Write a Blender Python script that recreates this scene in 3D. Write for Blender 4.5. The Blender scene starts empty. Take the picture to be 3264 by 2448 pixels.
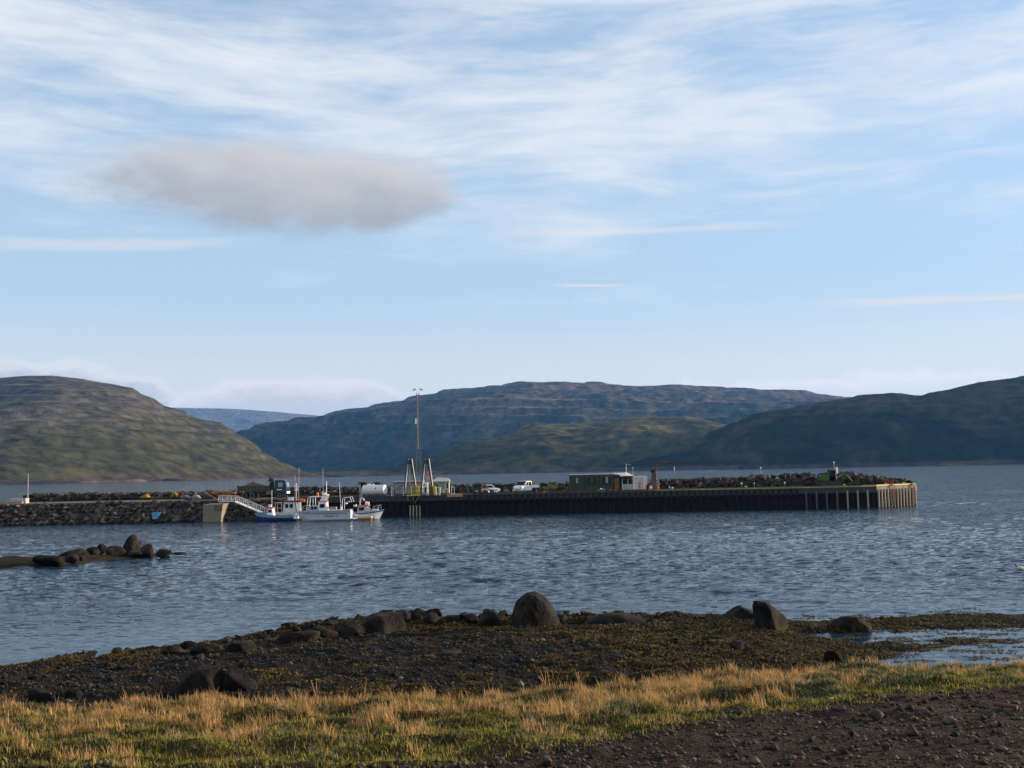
import bpy, bmesh, math, random
import numpy as np
from mathutils import Vector, Matrix
R = math.radians
sc = bpy.context.scene
col = sc.collection
rng = np.random.default_rng(7)
random.seed(11)

# ------------------------------------------------------------------ camera
EYE = 7.3
F = 3264.0
ROLL, PITCH = R(1.12), math.atan(275*math.cos(R(1.12))/F)
fw = np.array([0, math.cos(PITCH), math.sin(PITCH)])
u0 = np.array([0, -math.sin(PITCH), math.cos(PITCH)])
r0 = np.array([1.0, 0, 0])
rr = math.cos(ROLL)*r0 - math.sin(ROLL)*u0
uu = math.sin(ROLL)*r0 + math.cos(ROLL)*u0
cd = bpy.data.cameras.new('camera'); cam = bpy.data.objects.new('camera', cd); col.objects.link(cam)
cd.sensor_width = 36; cd.lens = 36; cd.clip_start = 0.1; cd.clip_end = 60000
cam.matrix_world = Matrix(((rr[0], uu[0], -fw[0], 0), (rr[1], uu[1], -fw[1], 0), (rr[2], uu[2], -fw[2], EYE), (0, 0, 0, 1)))
sc.camera = cam
def ray(px, py):
    return fw + ((px-1632)*rr - (py-1224)*uu)/F
def onz(px, py, z=0.0):                      # where the sight line meets the height z
    d = ray(px, py); t = (z-EYE)/d[2]
    return np.array([d[0]*t, d[1]*t, z])
def aty(px, py, y):                          # where it meets the vertical plane at distance y
    d = ray(px, py); t = y/d[1]
    return np.array([d[0]*t, y, EYE+d[2]*t])
def azel(px, py):
    d = ray(px, py); d = d/np.linalg.norm(d)
    return math.atan2(d[0], d[1]), math.asin(d[2])

# ------------------------------------------------------------------ light
SUN_EL, SUN_AZ = R(12.5), R(72)              # azimuth clockwise from +Y: low sun on the right, a little beyond
sd = Vector((math.sin(SUN_AZ)*math.cos(SUN_EL), math.cos(SUN_AZ)*math.cos(SUN_EL), math.sin(SUN_EL)))
sl = bpy.data.lights.new('sun', 'SUN'); sun = bpy.data.objects.new('sun', sl); col.objects.link(sun)
sl.energy = 5.0; sl.angle = R(0.5); sl.color = (1.0, 0.79, 0.58)
sun.rotation_euler = sd.to_track_quat('Z', 'Y').to_euler()
sun.location = (0, 0, 900)
sc.view_settings.view_transform = 'Standard'; sc.view_settings.look = 'None'
sc.view_settings.exposure = 0.85; sc.view_settings.gamma = 1.0
sc.view_settings.use_curve_mapping = False
sc.cycles.max_bounces = 5; sc.cycles.volume_bounces = 0; sc.cycles.diffuse_bounces = 2; sc.cycles.glossy_bounces = 3
sc.cycles.transparent_max_bounces = 6
sc.cycles.use_denoising = True

# ---- node helper
class NT:
    def __init__(s, nt): s.nt = nt; s.n = nt.nodes; s.l = nt.links
    def node(s, t, **k):
        n = s.n.new(t)
        for a, b in k.items():
            if a == 'ins':
                for i, v in b.items():
                    if hasattr(v, 'is_linked') or isinstance(v, bpy.types.NodeSocket): s.l.new(v, n.inputs[i])
                    else: n.inputs[i].default_value = v
            else: setattr(n, a, b)
        return n
    def m(s, op, a, b=0.0, c=0.0, clamp=False):
        n = s.n.new('ShaderNodeMath'); n.operation = op; n.use_clamp = clamp
        for i, v in enumerate((a, b, c)):
            if isinstance(v, bpy.types.NodeSocket): s.l.new(v, n.inputs[i])
            else: n.inputs[i].default_value = v
        return n.outputs[0]
    def sm(s, x, a, b, lo=0.0, hi=1.0):
        n = s.n.new('ShaderNodeMapRange'); n.interpolation_type = 'SMOOTHSTEP'
        for i, v in enumerate((x, a, b, lo, hi)):
            if isinstance(v, bpy.types.NodeSocket): s.l.new(v, n.inputs[i])
            else: n.inputs[i].default_value = v
        return n.outputs[0]
    def noise(s, vec, scale, detail=4, rough=0.5, dist=0.0, out=0):
        n = s.n.new('ShaderNodeTexNoise')
        if vec is not None: s.l.new(vec, n.inputs['Vector'])
        n.inputs['Scale'].default_value = scale; n.inputs['Detail'].default_value = detail
        n.inputs['Roughness'].default_value = rough; n.inputs['Distortion'].default_value = dist
        return n.outputs[out]
    def mix(s, f, a, b, blend='MIX'):
        n = s.n.new('ShaderNodeMix'); n.data_type = 'RGBA'; n.blend_type = blend
        for i, v in ((0, f), (6, a), (7, b)):
            if isinstance(v, bpy.types.NodeSocket): s.l.new(v, n.inputs[i])
            else: n.inputs[i].default_value = v if i == 0 else (*v[:3], 1)
        return n.outputs[2]
    def xyz(s, x, y, z=0.0):
        n = s.n.new('ShaderNodeCombineXYZ')
        for i, v in enumerate((x, y, z)):
            if isinstance(v, bpy.types.NodeSocket): s.l.new(v, n.inputs[i])
            else: n.inputs[i].default_value = v
        return n.outputs[0]

# ---- world: daylight sky with high cirrus, one grey cloud and a low bank over the hills
w = bpy.data.worlds.new('World'); sc.world = w; w.use_nodes = True
T = NT(w.node_tree); T.n.clear()
tc = T.node('ShaderNodeTexCoord').outputs['Generated']
sep = T.node('ShaderNodeSeparateXYZ'); T.l.new(tc, sep.inputs[0])
X, Y, Z = sep.outputs
az = T.m('ARCTAN2', X, Y); el = T.m('ARCSINE', Z)
sky = T.node('ShaderNodeTexSky', sky_type='NISHITA', sun_disc=False, sun_elevation=SUN_EL, sun_rotation=SUN_AZ,
             altitude=0, air_density=1.0, dust_density=0.6, ozone_density=3.0)
SK = 0.145
HAZE = 3.5e-5
base = T.mix(1.0, sky.outputs[0], (SK*0.98, SK*1.0, SK*1.10), 'MULTIPLY')
# pale veil near the horizon
veil = T.sm(el, R(30), R(1.5), 0.42, 0.88)
base = T.mix(veil, base, T.mix(T.sm(el, R(2.5), R(11)), (0.681, 0.659, 0.608), (0.403, 0.520, 0.615)))
# cirrus
wv = T.noise(T.xyz(T.m('MULTIPLY', az, 3.0), T.m('MULTIPLY', el, 9.0), 3.1), 1.0, 3, 0.5)
wo = T.m('MULTIPLY', T.m('SUBTRACT', wv, 0.5), 0.045)
e2 = T.m('ADD', el, wo)
c1 = T.noise(T.xyz(T.m('MULTIPLY', az, 3.2), T.m('MULTIPLY', e2, 14.0), 1.7), 1.0, 8, 0.60, 0.25)
c2 = T.noise(T.xyz(T.m('MULTIPLY', az, 7.0), T.m('MULTIPLY', e2, 46.0), 8.2), 1.0, 7, 0.62, 0.5)
cc = T.m('ADD', T.m('MULTIPLY', c1, 0.72), T.m('MULTIPLY', c2, 0.28))
band = T.sm(el, R(9.5), R(19.5))
ci = T.sm(T.m('ADD', cc, T.m('MULTIPLY', T.m('SUBTRACT', band, 1.0), 0.20)), 0.33, 0.63)
ci = T.m('MULTIPLY', ci, 0.86)
# the thick white band high up
tb = T.noise(T.xyz(T.m('MULTIPLY', az, 2.0), T.m('MULTIPLY', el, 20.0), 5.5), 1.0, 5, 0.55)
eb = T.m('ADD', el, T.m('MULTIPLY', T.m('SUBTRACT', tb, 0.5), 0.055))
eb = T.m('ADD', eb, T.m('MULTIPLY', az, 0.05))
top = T.m('MULTIPLY', T.sm(eb, R(24.2), R(26.3)), T.sm(eb, R(33), R(28)))
top = T.m('MULTIPLY', top, T.sm(az, -0.42, 0.02, 0.25, 0.93))
ci = T.m('MAXIMUM', ci, top)
skc = T.mix(ci, base, (0.637, 0.652, 0.673))
def streak(c, px0, py0, px1, py1, th, amt, seed):
    a0, e0 = azel(px0, py0); a1, e1 = azel(px1, py1)
    sl_ = (e1-e0)/(a1-a0)
    ln = T.m('ADD', T.m('MULTIPLY', T.m('SUBTRACT', az, a0), sl_), e0)
    nz = T.noise(T.xyz(T.m('MULTIPLY', az, 14.0), T.m('MULTIPLY', el, 60.0), seed), 1.0, 4, 0.55)
    d = T.m('DIVIDE', T.m('ABSOLUTE', T.m('SUBTRACT', el, ln)), T.m('MULTIPLY', nz, 2*th))
    k = T.m('MULTIPLY', T.sm(d, 1.0, 0.2), T.m('MULTIPLY', T.sm(az, a0, a0+0.35*(a1-a0)), T.sm(az, a1, a1-0.35*(a1-a0))))
    return T.mix(T.m('MULTIPLY', k, amt), c, (0.615, 0.586, 0.586))
skc = streak(skc, 2500, 968, 3700, 925, 0.006, 0.75, 2.2)
skc = streak(skc, 1740, 909, 2020, 909, 0.0022, 0.7, 4.4)
skc = streak(skc, 1500, 742, 2680, 700, 0.006, 0.45, 7.7)
skc = streak(skc, -300, 770, 900, 768, 0.008, 0.5, 9.1)
# the grey cloud
gx, gy = azel(850, 588)
gn = T.noise(T.xyz(T.m('MULTIPLY', az, 9.0), T.m('MULTIPLY', el, 18.0), 0.4), 1.0, 6, 0.55)
gn2 = T.noise(T.xyz(T.m('MULTIPLY', az, 20.0), T.m('MULTIPLY', el, 34.0), 2.4), 1.0, 5, 0.55)
dx = T.m('DIVIDE', T.m('SUBTRACT', az, gx), 0.190)
dy = T.m('DIVIDE', T.m('SUBTRACT', el, gy), 0.046)
dy = T.m('MULTIPLY', T.m('ADD', dy, 0.05), T.m('ADD', 1.0, T.m('MULTIPLY', T.m('MULTIPLY', dx, dx), 0.55)))
dx2 = T.m('MULTIPLY', dx, dx); dx4 = T.m('MULTIPLY', dx2, dx2)
rad = T.m('ADD', T.m('ADD', T.m('MULTIPLY', dx2, 0.75), T.m('MULTIPLY', dx4, 0.25)), T.m('MULTIPLY', dy, dy))
rad = T.m('ADD', rad, T.m('MULTIPLY', T.m('SUBTRACT', gn, 0.5), 2.7))
rad = T.m('ADD', rad, T.m('MULTIPLY', T.m('SUBTRACT', gn2, 0.5), 0.9))
gm = T.m('MULTIPLY', T.sm(rad, 1.40, 0.15), 0.95)
shade = T.sm(T.m('ADD', T.m('ADD', T.m('MULTIPLY', dy, 0.75), T.m('MULTIPLY', dx, 0.42)), T.m('MULTIPLY', T.m('SUBTRACT', gn, 0.5), 1.6)), -0.7, 0.8)
gc = T.mix(shade, (0.300, 0.315, 0.340), (0.498, 0.469, 0.461))
skc = T.mix(gm, skc, gc)
# low cloud bank lying on the hills
def bank(c, px0, px1, pyt, pyb, amp, seed, ctop, cbot, amt=0.95, soft=0.006):
    a0, et = azel(px0, pyt); a1, _ = azel(px1, pyt); _, eb_ = azel((px0+px1)/2, pyb); _, et = azel((px0+px1)/2, pyt)
    cx, hw = (a0+a1)/2, (a1-a0)/2
    q = T.m('DIVIDE', T.m('SUBTRACT', az, cx), hw)
    q2 = T.m('MULTIPLY', q, q); q4 = T.m('MULTIPLY', q2, q2)
    n1 = T.noise(T.xyz(T.m('MULTIPLY', az, 20.0), T.m('MULTIPLY', el, 42.0), seed), 1.0, 8, 0.62)
    h = T.m('ADD', T.m('SUBTRACT', et, T.m('MULTIPLY', q4, (et-eb_)*1.4)), T.m('MULTIPLY', T.m('SUBTRACT', n1, 0.5), amp))
    k = T.m('MULTIPLY', T.sm(T.m('SUBTRACT', h, el), -0.002, soft), T.sm(q2, 1.15, 0.7))
    k = T.m('MULTIPLY', k, T.sm(el, -0.05, 0.03))
    tt = T.sm(T.m('SUBTRACT', h, el), 0.022, 0.0)
    return T.mix(T.m('MULTIPLY', k, amt), c, T.mix(tt, cbot, ctop))
skc = bank(skc, 1250, 3900, 1190, 1300, 0.048, 3.3, (0.791, 0.747, 0.717), (0.681, 0.666, 0.659), 0.85, 0.012)
skc = bank(skc, -900, 650, 1132, 1270, 0.046, 6.1, (0.732, 0.703, 0.681), (0.410, 0.425, 0.461), .86, .011)
skc = bank(skc, 430, 1480, 1210, 1330, 0.040, 1.9, (0.769, 0.717, 0.695), (0.527, 0.520, 0.542), .86, .011)
bg = T.node('ShaderNodeBackground'); T.l.new(skc, bg.inputs[0]); bg.inputs[1].default_value = 0.78
wo_ = T.node('ShaderNodeOutputWorld'); T.l.new(bg.outputs[0], wo_.inputs[0])

# ------------------------------------------------------------------ helpers
def tag(o, label=None, cat=None, group=None, kind=None):
    if label: o['label'] = label
    if cat: o['category'] = cat
    if group: o['group'] = group
    if kind: o['kind'] = kind
    return o
def empty(name, loc=(0, 0, 0), rz=0.0):
    o = bpy.data.objects.new(name, None); o.location = tuple(map(float, loc)); o.rotation_euler = (0, 0, rz); o.empty_display_size = 0.2
    col.objects.link(o); return o
_m = {}
def mat(name, c, rough=0.75, metal=0.0, var=0.25, scale=3.0, bump=0.0, spec=0.35, dirt=None, dscale=1.2, damt=0.5):
    if name in _m: return _m[name]
    m = bpy.data.materials.new(name); m.use_nodes = True; t = NT(m.node_tree)
    p = t.n['Principled BSDF']; p.inputs['Roughness'].default_value = rough; p.inputs['Metallic'].default_value = metal
    p.inputs['Specular IOR Level'].default_value = spec
    tco = t.node('ShaderNodeTexCoord').outputs['Object']
    nz = t.noise(tco, scale, 5, 0.6)
    f = t.sm(nz, 0.3, 0.7)
    cc_ = t.mix(f, tuple(v*(1-var) for v in c), tuple(min(1, v*(1+var)) for v in c))
    if dirt is not None:
        n2 = t.noise(tco, dscale, 6, 0.65)
        cc_ = t.mix(t.sm(n2, 0.48, 0.72, 0.0, damt), cc_, dirt)
    t.l.new(cc_, p.inputs['Base Color'])
    if bump:
        b = t.node('ShaderNodeBump'); b.inputs['Distance'].default_value = bump; b.inputs['Strength'].default_value = 1.0
        t.l.new(t.noise(tco, scale*4, 6, 0.65), b.inputs['Height']); t.l.new(b.outputs[0], p.inputs['Normal'])
    _m[name] = m; return m
def vmat(name, rough=0.9, fine=12.0, var=0.35, bump=0.02, bscale=9.0, spec=0.2, coat=0.0):   # colour from the mesh's own colour attribute
    if name in _m: return _m[name]
    m = bpy.data.materials.new(name); m.use_nodes = True; t = NT(m.node_tree)
    p = t.n['Principled BSDF']; p.inputs['Roughness'].default_value = rough; p.inputs['Specular IOR Level'].default_value = spec
    a = t.node('ShaderNodeAttribute', attribute_name='Col').outputs['Color']
    pos = t.node('ShaderNodeNewGeometry').outputs['Position']
    f = t.sm(t.noise(pos, fine, 5, 0.65), 0.3, 0.7)
    v = t.mix(f, (1-var,)*3, (1+var,)*3)
    t.l.new(t.mix(1.0, a, v, 'MULTIPLY'), p.inputs['Base Color'])
    if bump:
        b = t.node('ShaderNodeBump'); b.inputs['Distance'].default_value = bump
        t.l.new(t.noise(pos, bscale, 7, 0.7), b.inputs['Height']); t.l.new(b.outputs[0], p.inputs['Normal'])
    _m[name] = m; return m
def np_mesh(name, V, P, material=None, parent=None, colr=None, smooth=False, link=True):
    V = np.ascontiguousarray(V, dtype=np.float32); P = np.ascontiguousarray(P, dtype=np.int32); n = P.shape[1]
    me = bpy.data.meshes.new(name)
    me.vertices.add(len(V)); me.vertices.foreach_set('co', V.ravel())
    me.loops.add(P.size); me.loops.foreach_set('vertex_index', P.ravel())
    me.polygons.add(len(P)); me.polygons.foreach_set('loop_start', np.arange(0, P.size, n, dtype=np.int32))
    me.polygons.foreach_set('loop_total', np.full(len(P), n, dtype=np.int32))
    if smooth: me.polygons.foreach_set('use_smooth', np.ones(len(P), dtype=bool))
    me.update(calc_edges=True); me.validate()
    if colr is not None:
        at = me.color_attributes.new('Col', 'FLOAT_COLOR', 'POINT')
        c4 = np.ones((len(V), 4), dtype=np.float32); c4[:, :3] = colr
        at.data.foreach_set('color', c4.ravel())
    if material: me.materials.append(material)
    if not link: return me
    o = bpy.data.objects.new(name, me); col.objects.link(o)
    if parent: o.parent = parent
    return o
class MB:
    def __init__(s): s.v = []; s.f = []
    def add(s, vs, fs):
        b = len(s.v); s.v += [tuple(map(float, v)) for v in vs]; s.f += [tuple(i+b for i in f) for f in fs]; return s
    def box(s, c, d, rz=0.0, rx=0.0, ry=0.0):
        M = Matrix.Rotation(rz, 3, 'Z') @ Matrix.Rotation(ry, 3, 'Y') @ Matrix.Rotation(rx, 3, 'X')
        vs = [M @ Vector((sx*d[0]/2, sy*d[1]/2, sz*d[2]/2)) + Vector(c) for sx in (-1, 1) for sy in (-1, 1) for sz in (-1, 1)]
        return s.add(vs, [(0, 1, 3, 2), (4, 6, 7, 5), (0, 4, 5, 1), (2, 3, 7, 6), (0, 2, 6, 4), (1, 5, 7, 3)])
    def cyl(s, a, b, r, r2=None, n=8, cap=True):
        a, b = Vector(a), Vector(b); r2 = r if r2 is None else r2
        q = (b-a).to_track_quat('Z', 'Y'); vs = []
        for p, rad_ in ((a, r), (b, r2)):
            vs += [p + q @ Vector((math.cos(2*math.pi*i/n)*rad_, math.sin(2*math.pi*i/n)*rad_, 0)) for i in range(n)]
        fs = [(i, (i+1) % n, n+(i+1) % n, n+i) for i in range(n)]
        if cap: fs += [tuple(range(n-1, -1, -1)), tuple(range(n, 2*n))]
        return s.add(vs, fs)
    def tube(s, pts, r, n=6):
        for a, b in zip(pts[:-1], pts[1:]): s.cyl(a, b, r, n=n)
        return s
    def prism(s, prof, y0, y1):          # prof: (x,z) outline, extruded along y
        n = len(prof)
        vs = [(x, y0, z) for x, z in prof] + [(x, y1, z) for x, z in prof]
        fs = [(i, (i+1) % n, n+(i+1) % n, n+i) for i in range(n)] + [tuple(range(n-1, -1, -1)), tuple(range(n, 2*n))]
        return s.add(vs, fs)
    def sphere(s, c, r, nu=10, nv=6):
        r = (r, r, r) if not hasattr(r, '__len__') else r
        vs = [(c[0], c[1], c[2]+r[2])]
        for j in range(1, nv):
            th = math.pi*j/nv
            vs += [(c[0]+r[0]*math.sin(th)*math.cos(2*math.pi*i/nu), c[1]+r[1]*math.sin(th)*math.sin(2*math.pi*i/nu), c[2]+r[2]*math.cos(th)) for i in range(nu)]
        vs.append((c[0], c[1], c[2]-r[2])); fs = [(0, 1+i, 1+(i+1) % nu) for i in range(nu)]
        for j in range(nv-2):
            fs += [(1+j*nu+i, 1+(j+1)*nu+i, 1+(j+1)*nu+(i+1) % nu, 1+j*nu+(i+1) % nu) for i in range(nu)]
        L = len(vs)-1; fs += [(L, 1+(nv-2)*nu+(i+1) % nu, 1+(nv-2)*nu+i) for i in range(nu)]
        return s.add(vs, fs)
    def torus(s, c, R_, r, axis='Y', n=16, k=7):
        vs = []
        for i in range(n):
            a = 2*math.pi*i/n
            for j in range(k):
                b = 2*math.pi*j/k; d = R_+r*math.cos(b); e = r*math.sin(b)
                p = {'Y': (d*math.cos(a), e, d*math.sin(a)), 'Z': (d*math.cos(a), d*math.sin(a), e), 'X': (e, d*math.cos(a), d*math.sin(a))}[axis]
                vs.append((c[0]+p[0], c[1]+p[1], c[2]+p[2]))
        fs = [(i*k+j, ((i+1) % n)*k+j, ((i+1) % n)*k+(j+1) % k, i*k+(j+1) % k) for i in range(n) for j in range(k)]
        return s.add(vs, fs)
    def build(s, name, material, parent=None, smooth=False, bevel=0.0, label=None):
        me = bpy.data.meshes.new(name); me.from_pydata(s.v, [], s.f); me.update()
        bm = bmesh.new(); bm.from_mesh(me); bmesh.ops.recalc_face_normals(bm, faces=bm.faces)
        if bevel: bmesh.ops.bevel(bm, geom=[e for e in bm.edges], offset=bevel, segments=1, affect='EDGES', clamp_overlap=True)
        bm.to_mesh(me); bm.free()
        if smooth:
            for p in me.polygons: p.use_smooth = True
        me.materials.append(material)
        o = bpy.data.objects.new(name, me); col.objects.link(o)
        if parent: o.parent = parent
        if label: o['label'] = label
        return o
def copy_tree(o, parent=None):
    c = o.copy(); col.objects.link(c); c.parent = parent
    for ch in list(o.children): copy_tree(ch, c)
    return c
# gradient noise on arrays
def pn(x, y, seed=0):
    xi = np.floor(x).astype(np.int64); yi = np.floor(y).astype(np.int64); xf = x-xi; yf = y-yi
    def h(a, b):
        n = (a*374761393 + b*668265263 + seed*1442695041) & 0xffffffff
        n = ((n ^ (n >> 13))*1274126177) & 0xffffffff; n = n ^ (n >> 16)
        return (n & 0xffff)/65536.0*2*np.pi
    def g(a, b, dx_, dy_):
        t = h(a, b); return np.cos(t)*dx_ + np.sin(t)*dy_
    u = xf*xf*xf*(xf*(xf*6-15)+10); v = yf*yf*yf*(yf*(yf*6-15)+10)
    a = g(xi, yi, xf, yf); b = g(xi+1, yi, xf-1, yf); c = g(xi, yi+1, xf, yf-1); d = g(xi+1, yi+1, xf-1, yf-1)
    return (a+(b-a)*u + ((c+(d-c)*u)-(a+(b-a)*u))*v)*1.5
def fbm(x, y, o=5, seed=0, gain=0.5, ridged=False):
    s = 0; a = 1.0; t = 0; f = 1.0
    for i in range(o):
        n = pn(x*f+i*17.3, y*f-i*9.1, seed+i)
        if ridged: n = 1-2*np.abs(n)
        s = s+a*n; t += a; a *= gain; f *= 2.03
    return s/t
def sstep(x, a, b):
    t = np.clip((x-a)/(b-a), 0, 1); return t*t*(3-2*t)
# ------------------------------------------------------------------ far land
hillmat = vmat('hill_turf_and_rock', rough=1.0, fine=0.03, var=0.5, bump=6.0, bscale=0.022, spec=0.0)
def hill(name, label, sky_px, D, S, nu, nv, back, steep, lo, hi, seed, terr=24.0, amp=0.08, col_lo=(.06, .07, .03), col_hi=(.12, .10, .085), terrk=.33, glk=.05, dip=0.0, nx=620., rid=0.0, fl=0.0):
    # sky_px: the skyline; D, S: distance of ridge and of shore (functions of 0..1 along the ridge)
    px = np.array([p[0] for p in sky_px], float); py = np.array([p[1] for p in sky_px], float)
    uu_, vv_ = [], []
    for a, b in zip(px, py):
        d = ray(a, b); uu_.append(d[0]/d[1]); vv_.append(d[2]/d[1])
    uu_, vv_ = np.array(uu_), np.array(vv_)
    us = np.linspace(lo, hi, nu)
    v = np.interp(us, uu_, vv_)
    k = (us-lo)/(hi-lo)
    Dd = np.array([D(q) for q in k]); Sd = np.array([S(q) for q in k]); St = np.array([steep(q) for q in k])
    H = np.maximum(EYE + v*Dd, -3.0)
    kn = max(5, nu//14); ker = np.hanning(kn+2)[1:-1]; ker /= ker.sum()
    Hs_ = H.copy()
    for _ in range(2): Hs_ = np.convolve(np.pad(Hs_, kn, 'edge'), ker, 'same')[kn:-kn]
    ts = np.concatenate([np.linspace(-0.02, 1, nv), 1+np.linspace(0.04, 1, back)*0.9])
    TT, UU = np.meshgrid(ts, us, indexing='ij')
    yy = Sd[None, :] + (Dd-Sd)[None, :]*TT
    xx = UU*yy
    tt = np.clip(TT, 0, 1)
    p_g = tt**0.85
    p_s = np.where(tt < 0.22, 0.62*sstep(tt, -0.10, 0.24)/sstep(np.array(0.22), -0.10, 0.24), 0)
    p_s = np.where(tt < 0.22, 0.66*(tt/0.22)**0.9, 0.66+0.34*((np.maximum(tt, 0.22)-0.22)/0.78)**0.9)
    p = p_g*(1-St[None, :]) + p_s*St[None, :]
    wt = np.exp(-((np.clip(TT, 0, 1)-1)/0.16)**2)
    zz = (H[None, :]*wt+Hs_[None, :]*(1-wt))*p
    zb = np.clip(TT-1, 0, 1)
    zz = zz*(1-0.55*sstep(zb, 0.05, 1.0))
    n1 = fbm(xx/nx, yy/(nx*.7), 6, seed, 0.45)
    n2 = fbm(xx/(nx*.7), yy/(nx*.4), 4, seed+40, 0.5, ridged=True)
    env = np.clip(zz/ (0.25*np.max(H)), 0, 1)*(1-0.75*np.exp(-((TT-1)/0.10)**2))
    zz = zz + env*np.max(H)*amp*(n1*1.3 + 0.7*(n2-0.1))
    zz = zz + env*rid*fbm(xx/360, yy/520, 4, seed+14, .5)
    # gullies running down the steep faces
    gl = fbm(UU*D(0.5)/90+3, yy/900, 4, seed+9, 0.55, ridged=True)
    if glk: gl = fbm((xx*.8-yy*.6)/95, (xx*.6+yy*.8)/800, 4, seed+9, .55, ridged=True)
    zz = zz - env*np.max(H)*glk*np.clip(gl, 0, 1)**1.5*np.exp(-((tt-0.35)/0.3)**2)
    # basalt ledges
    zq = zz + 14*fbm(xx/500, yy/300, 4, seed+5) + dip*xx
    fr = zq/terr - np.floor(zq/terr)
    zz = zz + env*terrk*(1+.6*fbm(xx/700, yy/500, 3, seed+6))*terr*(sstep(fr, 0.3, 0.75) - fr)
    zz = zz - 4*(TT < 0)
    V = np.stack([xx, yy, zz], -1).reshape(-1, 3)
    nr, nc = xx.shape
    idx = np.arange(nr*nc).reshape(nr, nc)
    P = np.stack([idx[:-1, :-1], idx[:-1, 1:], idx[1:, 1:], idx[1:, :-1]], -1).reshape(-1, 4)
    # colour: turf low and on flats, bare rock high and on ledges
    f = fbm(xx/300, yy/300, 5, seed+70)
    f2 = fbm(xx/60, yy/90, 4, seed+75)
    hh = zz/np.max(H)
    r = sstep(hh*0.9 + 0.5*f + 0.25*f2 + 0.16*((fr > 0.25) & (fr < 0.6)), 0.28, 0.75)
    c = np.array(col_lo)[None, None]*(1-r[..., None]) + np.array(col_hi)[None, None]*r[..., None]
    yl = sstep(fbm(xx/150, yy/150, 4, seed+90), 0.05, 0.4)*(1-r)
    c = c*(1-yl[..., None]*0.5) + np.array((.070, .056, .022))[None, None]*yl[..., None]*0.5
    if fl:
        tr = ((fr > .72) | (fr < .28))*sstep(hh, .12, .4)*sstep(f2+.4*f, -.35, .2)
        c = c*(1+fl*tr[..., None])  # sunlit streaks put into the colour: ledge treads brightened
    c = np.where((zz < 9)[..., None], np.array((.055, .040, .032))[None, None], c)
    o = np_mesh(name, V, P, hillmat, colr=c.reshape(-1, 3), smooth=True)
    tag(o, label, kind='structure'); return o
# far plateau under the cloud; haze put into its pale colours
hill('plateau', 'distant pale plateau under the low cloud', [(300, 1296), (522, 1299), (746, 1304), (895, 1314), (1024, 1326), (1300, 1350), (1700, 1380)],
     lambda k: 11500, lambda k: 9000, 150, 40, 10, lambda k: 0.0, -0.46, 0.08, 5, 30, 0.03, (.08, .085, .085), (.15, .145, .145), glk=0)
M_sky = [(400, 1520), (620, 1440), (761, 1386), (820, 1356), (945, 1343), (985, 1334), (1033, 1324), (1076, 1311), (1168, 1306), (1201, 1298), (1244, 1292), (1282, 1279), (1325, 1269),
         (1380, 1256), (1461, 1245), (1570, 1234), (1602, 1229), (1662, 1220), (1803, 1218), (1879, 1220), (2003, 1231), (2153, 1236), (2363, 1247), (2489, 1248), (2652, 1261), (2721, 1271), (3000, 1300), (3300, 1340)]
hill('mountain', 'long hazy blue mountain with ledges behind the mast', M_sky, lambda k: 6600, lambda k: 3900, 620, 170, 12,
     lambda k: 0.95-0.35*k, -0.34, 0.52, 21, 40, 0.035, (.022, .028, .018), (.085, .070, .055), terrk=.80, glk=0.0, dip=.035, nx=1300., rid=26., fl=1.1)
L_sky = [(-1500, 1330), (-600, 1250), (0, 1206), (90, 1198), (164, 1198), (264, 1210), (423, 1237), (448, 1254), (497, 1274), (522, 1294), (592, 1310), (600, 1322), (646, 1341), (706, 1349),
         (746, 1379), (816, 1419), (835, 1443), (895, 1476), (965, 1503), (1000, 1509), (1100, 1514), (1200, 1520)]
hill('hill', 'sunlit green and brown hill on the left', L_sky, lambda k: 3300-700*k, lambda k: 1650+900*k**2, 460, 190, 12,
     lambda k: 0.15, -0.62, -0.165, 33, 24, 0.045, (.052, .050, .024), (.080, .069, .054), terrk=.45, glk=.028, dip=.02, nx=520., rid=12., fl=.3)
G_sky = [(1200, 1508), (1369, 1478), (1461, 1443), (1515, 1416), (1532, 1405), (1591, 1405), (1624, 1394), (1673, 1363), (1760, 1353), (1868, 1345), (1993, 1332), (2063, 1326),
         (2134, 1334), (2258, 1347), (2310, 1360), (2500, 1385), (2800, 1420)]
hill('hill', 'low dark green hill in the middle with sunlit patches', G_sky, lambda k: 3300, lambda k: 2350, 330, 130, 12,
     lambda k: 0.75-0.5*k, -0.15, 0.34, 50, 15, 0.11, (.036, .036, .011), (.075, .064, .028), terrk=.4, glk=0.0, nx=420., rid=30., fl=.3)
Rt_sky = [(1780, 1505), (1900, 1490), (2031, 1459), (2200, 1421), (2221, 1408), (2300, 1387), (2316, 1360), (2353, 1347), (2395, 1329), (2468, 1316), (2521, 1300), (2605, 1282),
          (2758, 1267), (2837, 1272), (2900, 1271), (2968, 1258), (3047, 1239), (3089, 1228), (3152, 1216), (3264, 1205), (3600, 1180), (4200, 1190)]
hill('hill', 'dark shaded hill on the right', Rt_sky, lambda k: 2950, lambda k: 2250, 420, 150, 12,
     lambda k: 0.9, 0.04, 0.72, 64, 20, 0.085, (.013, .015, .007), (.042, .036, .020), terrk=.4, glk=.015, nx=500., rid=20.)
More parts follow.
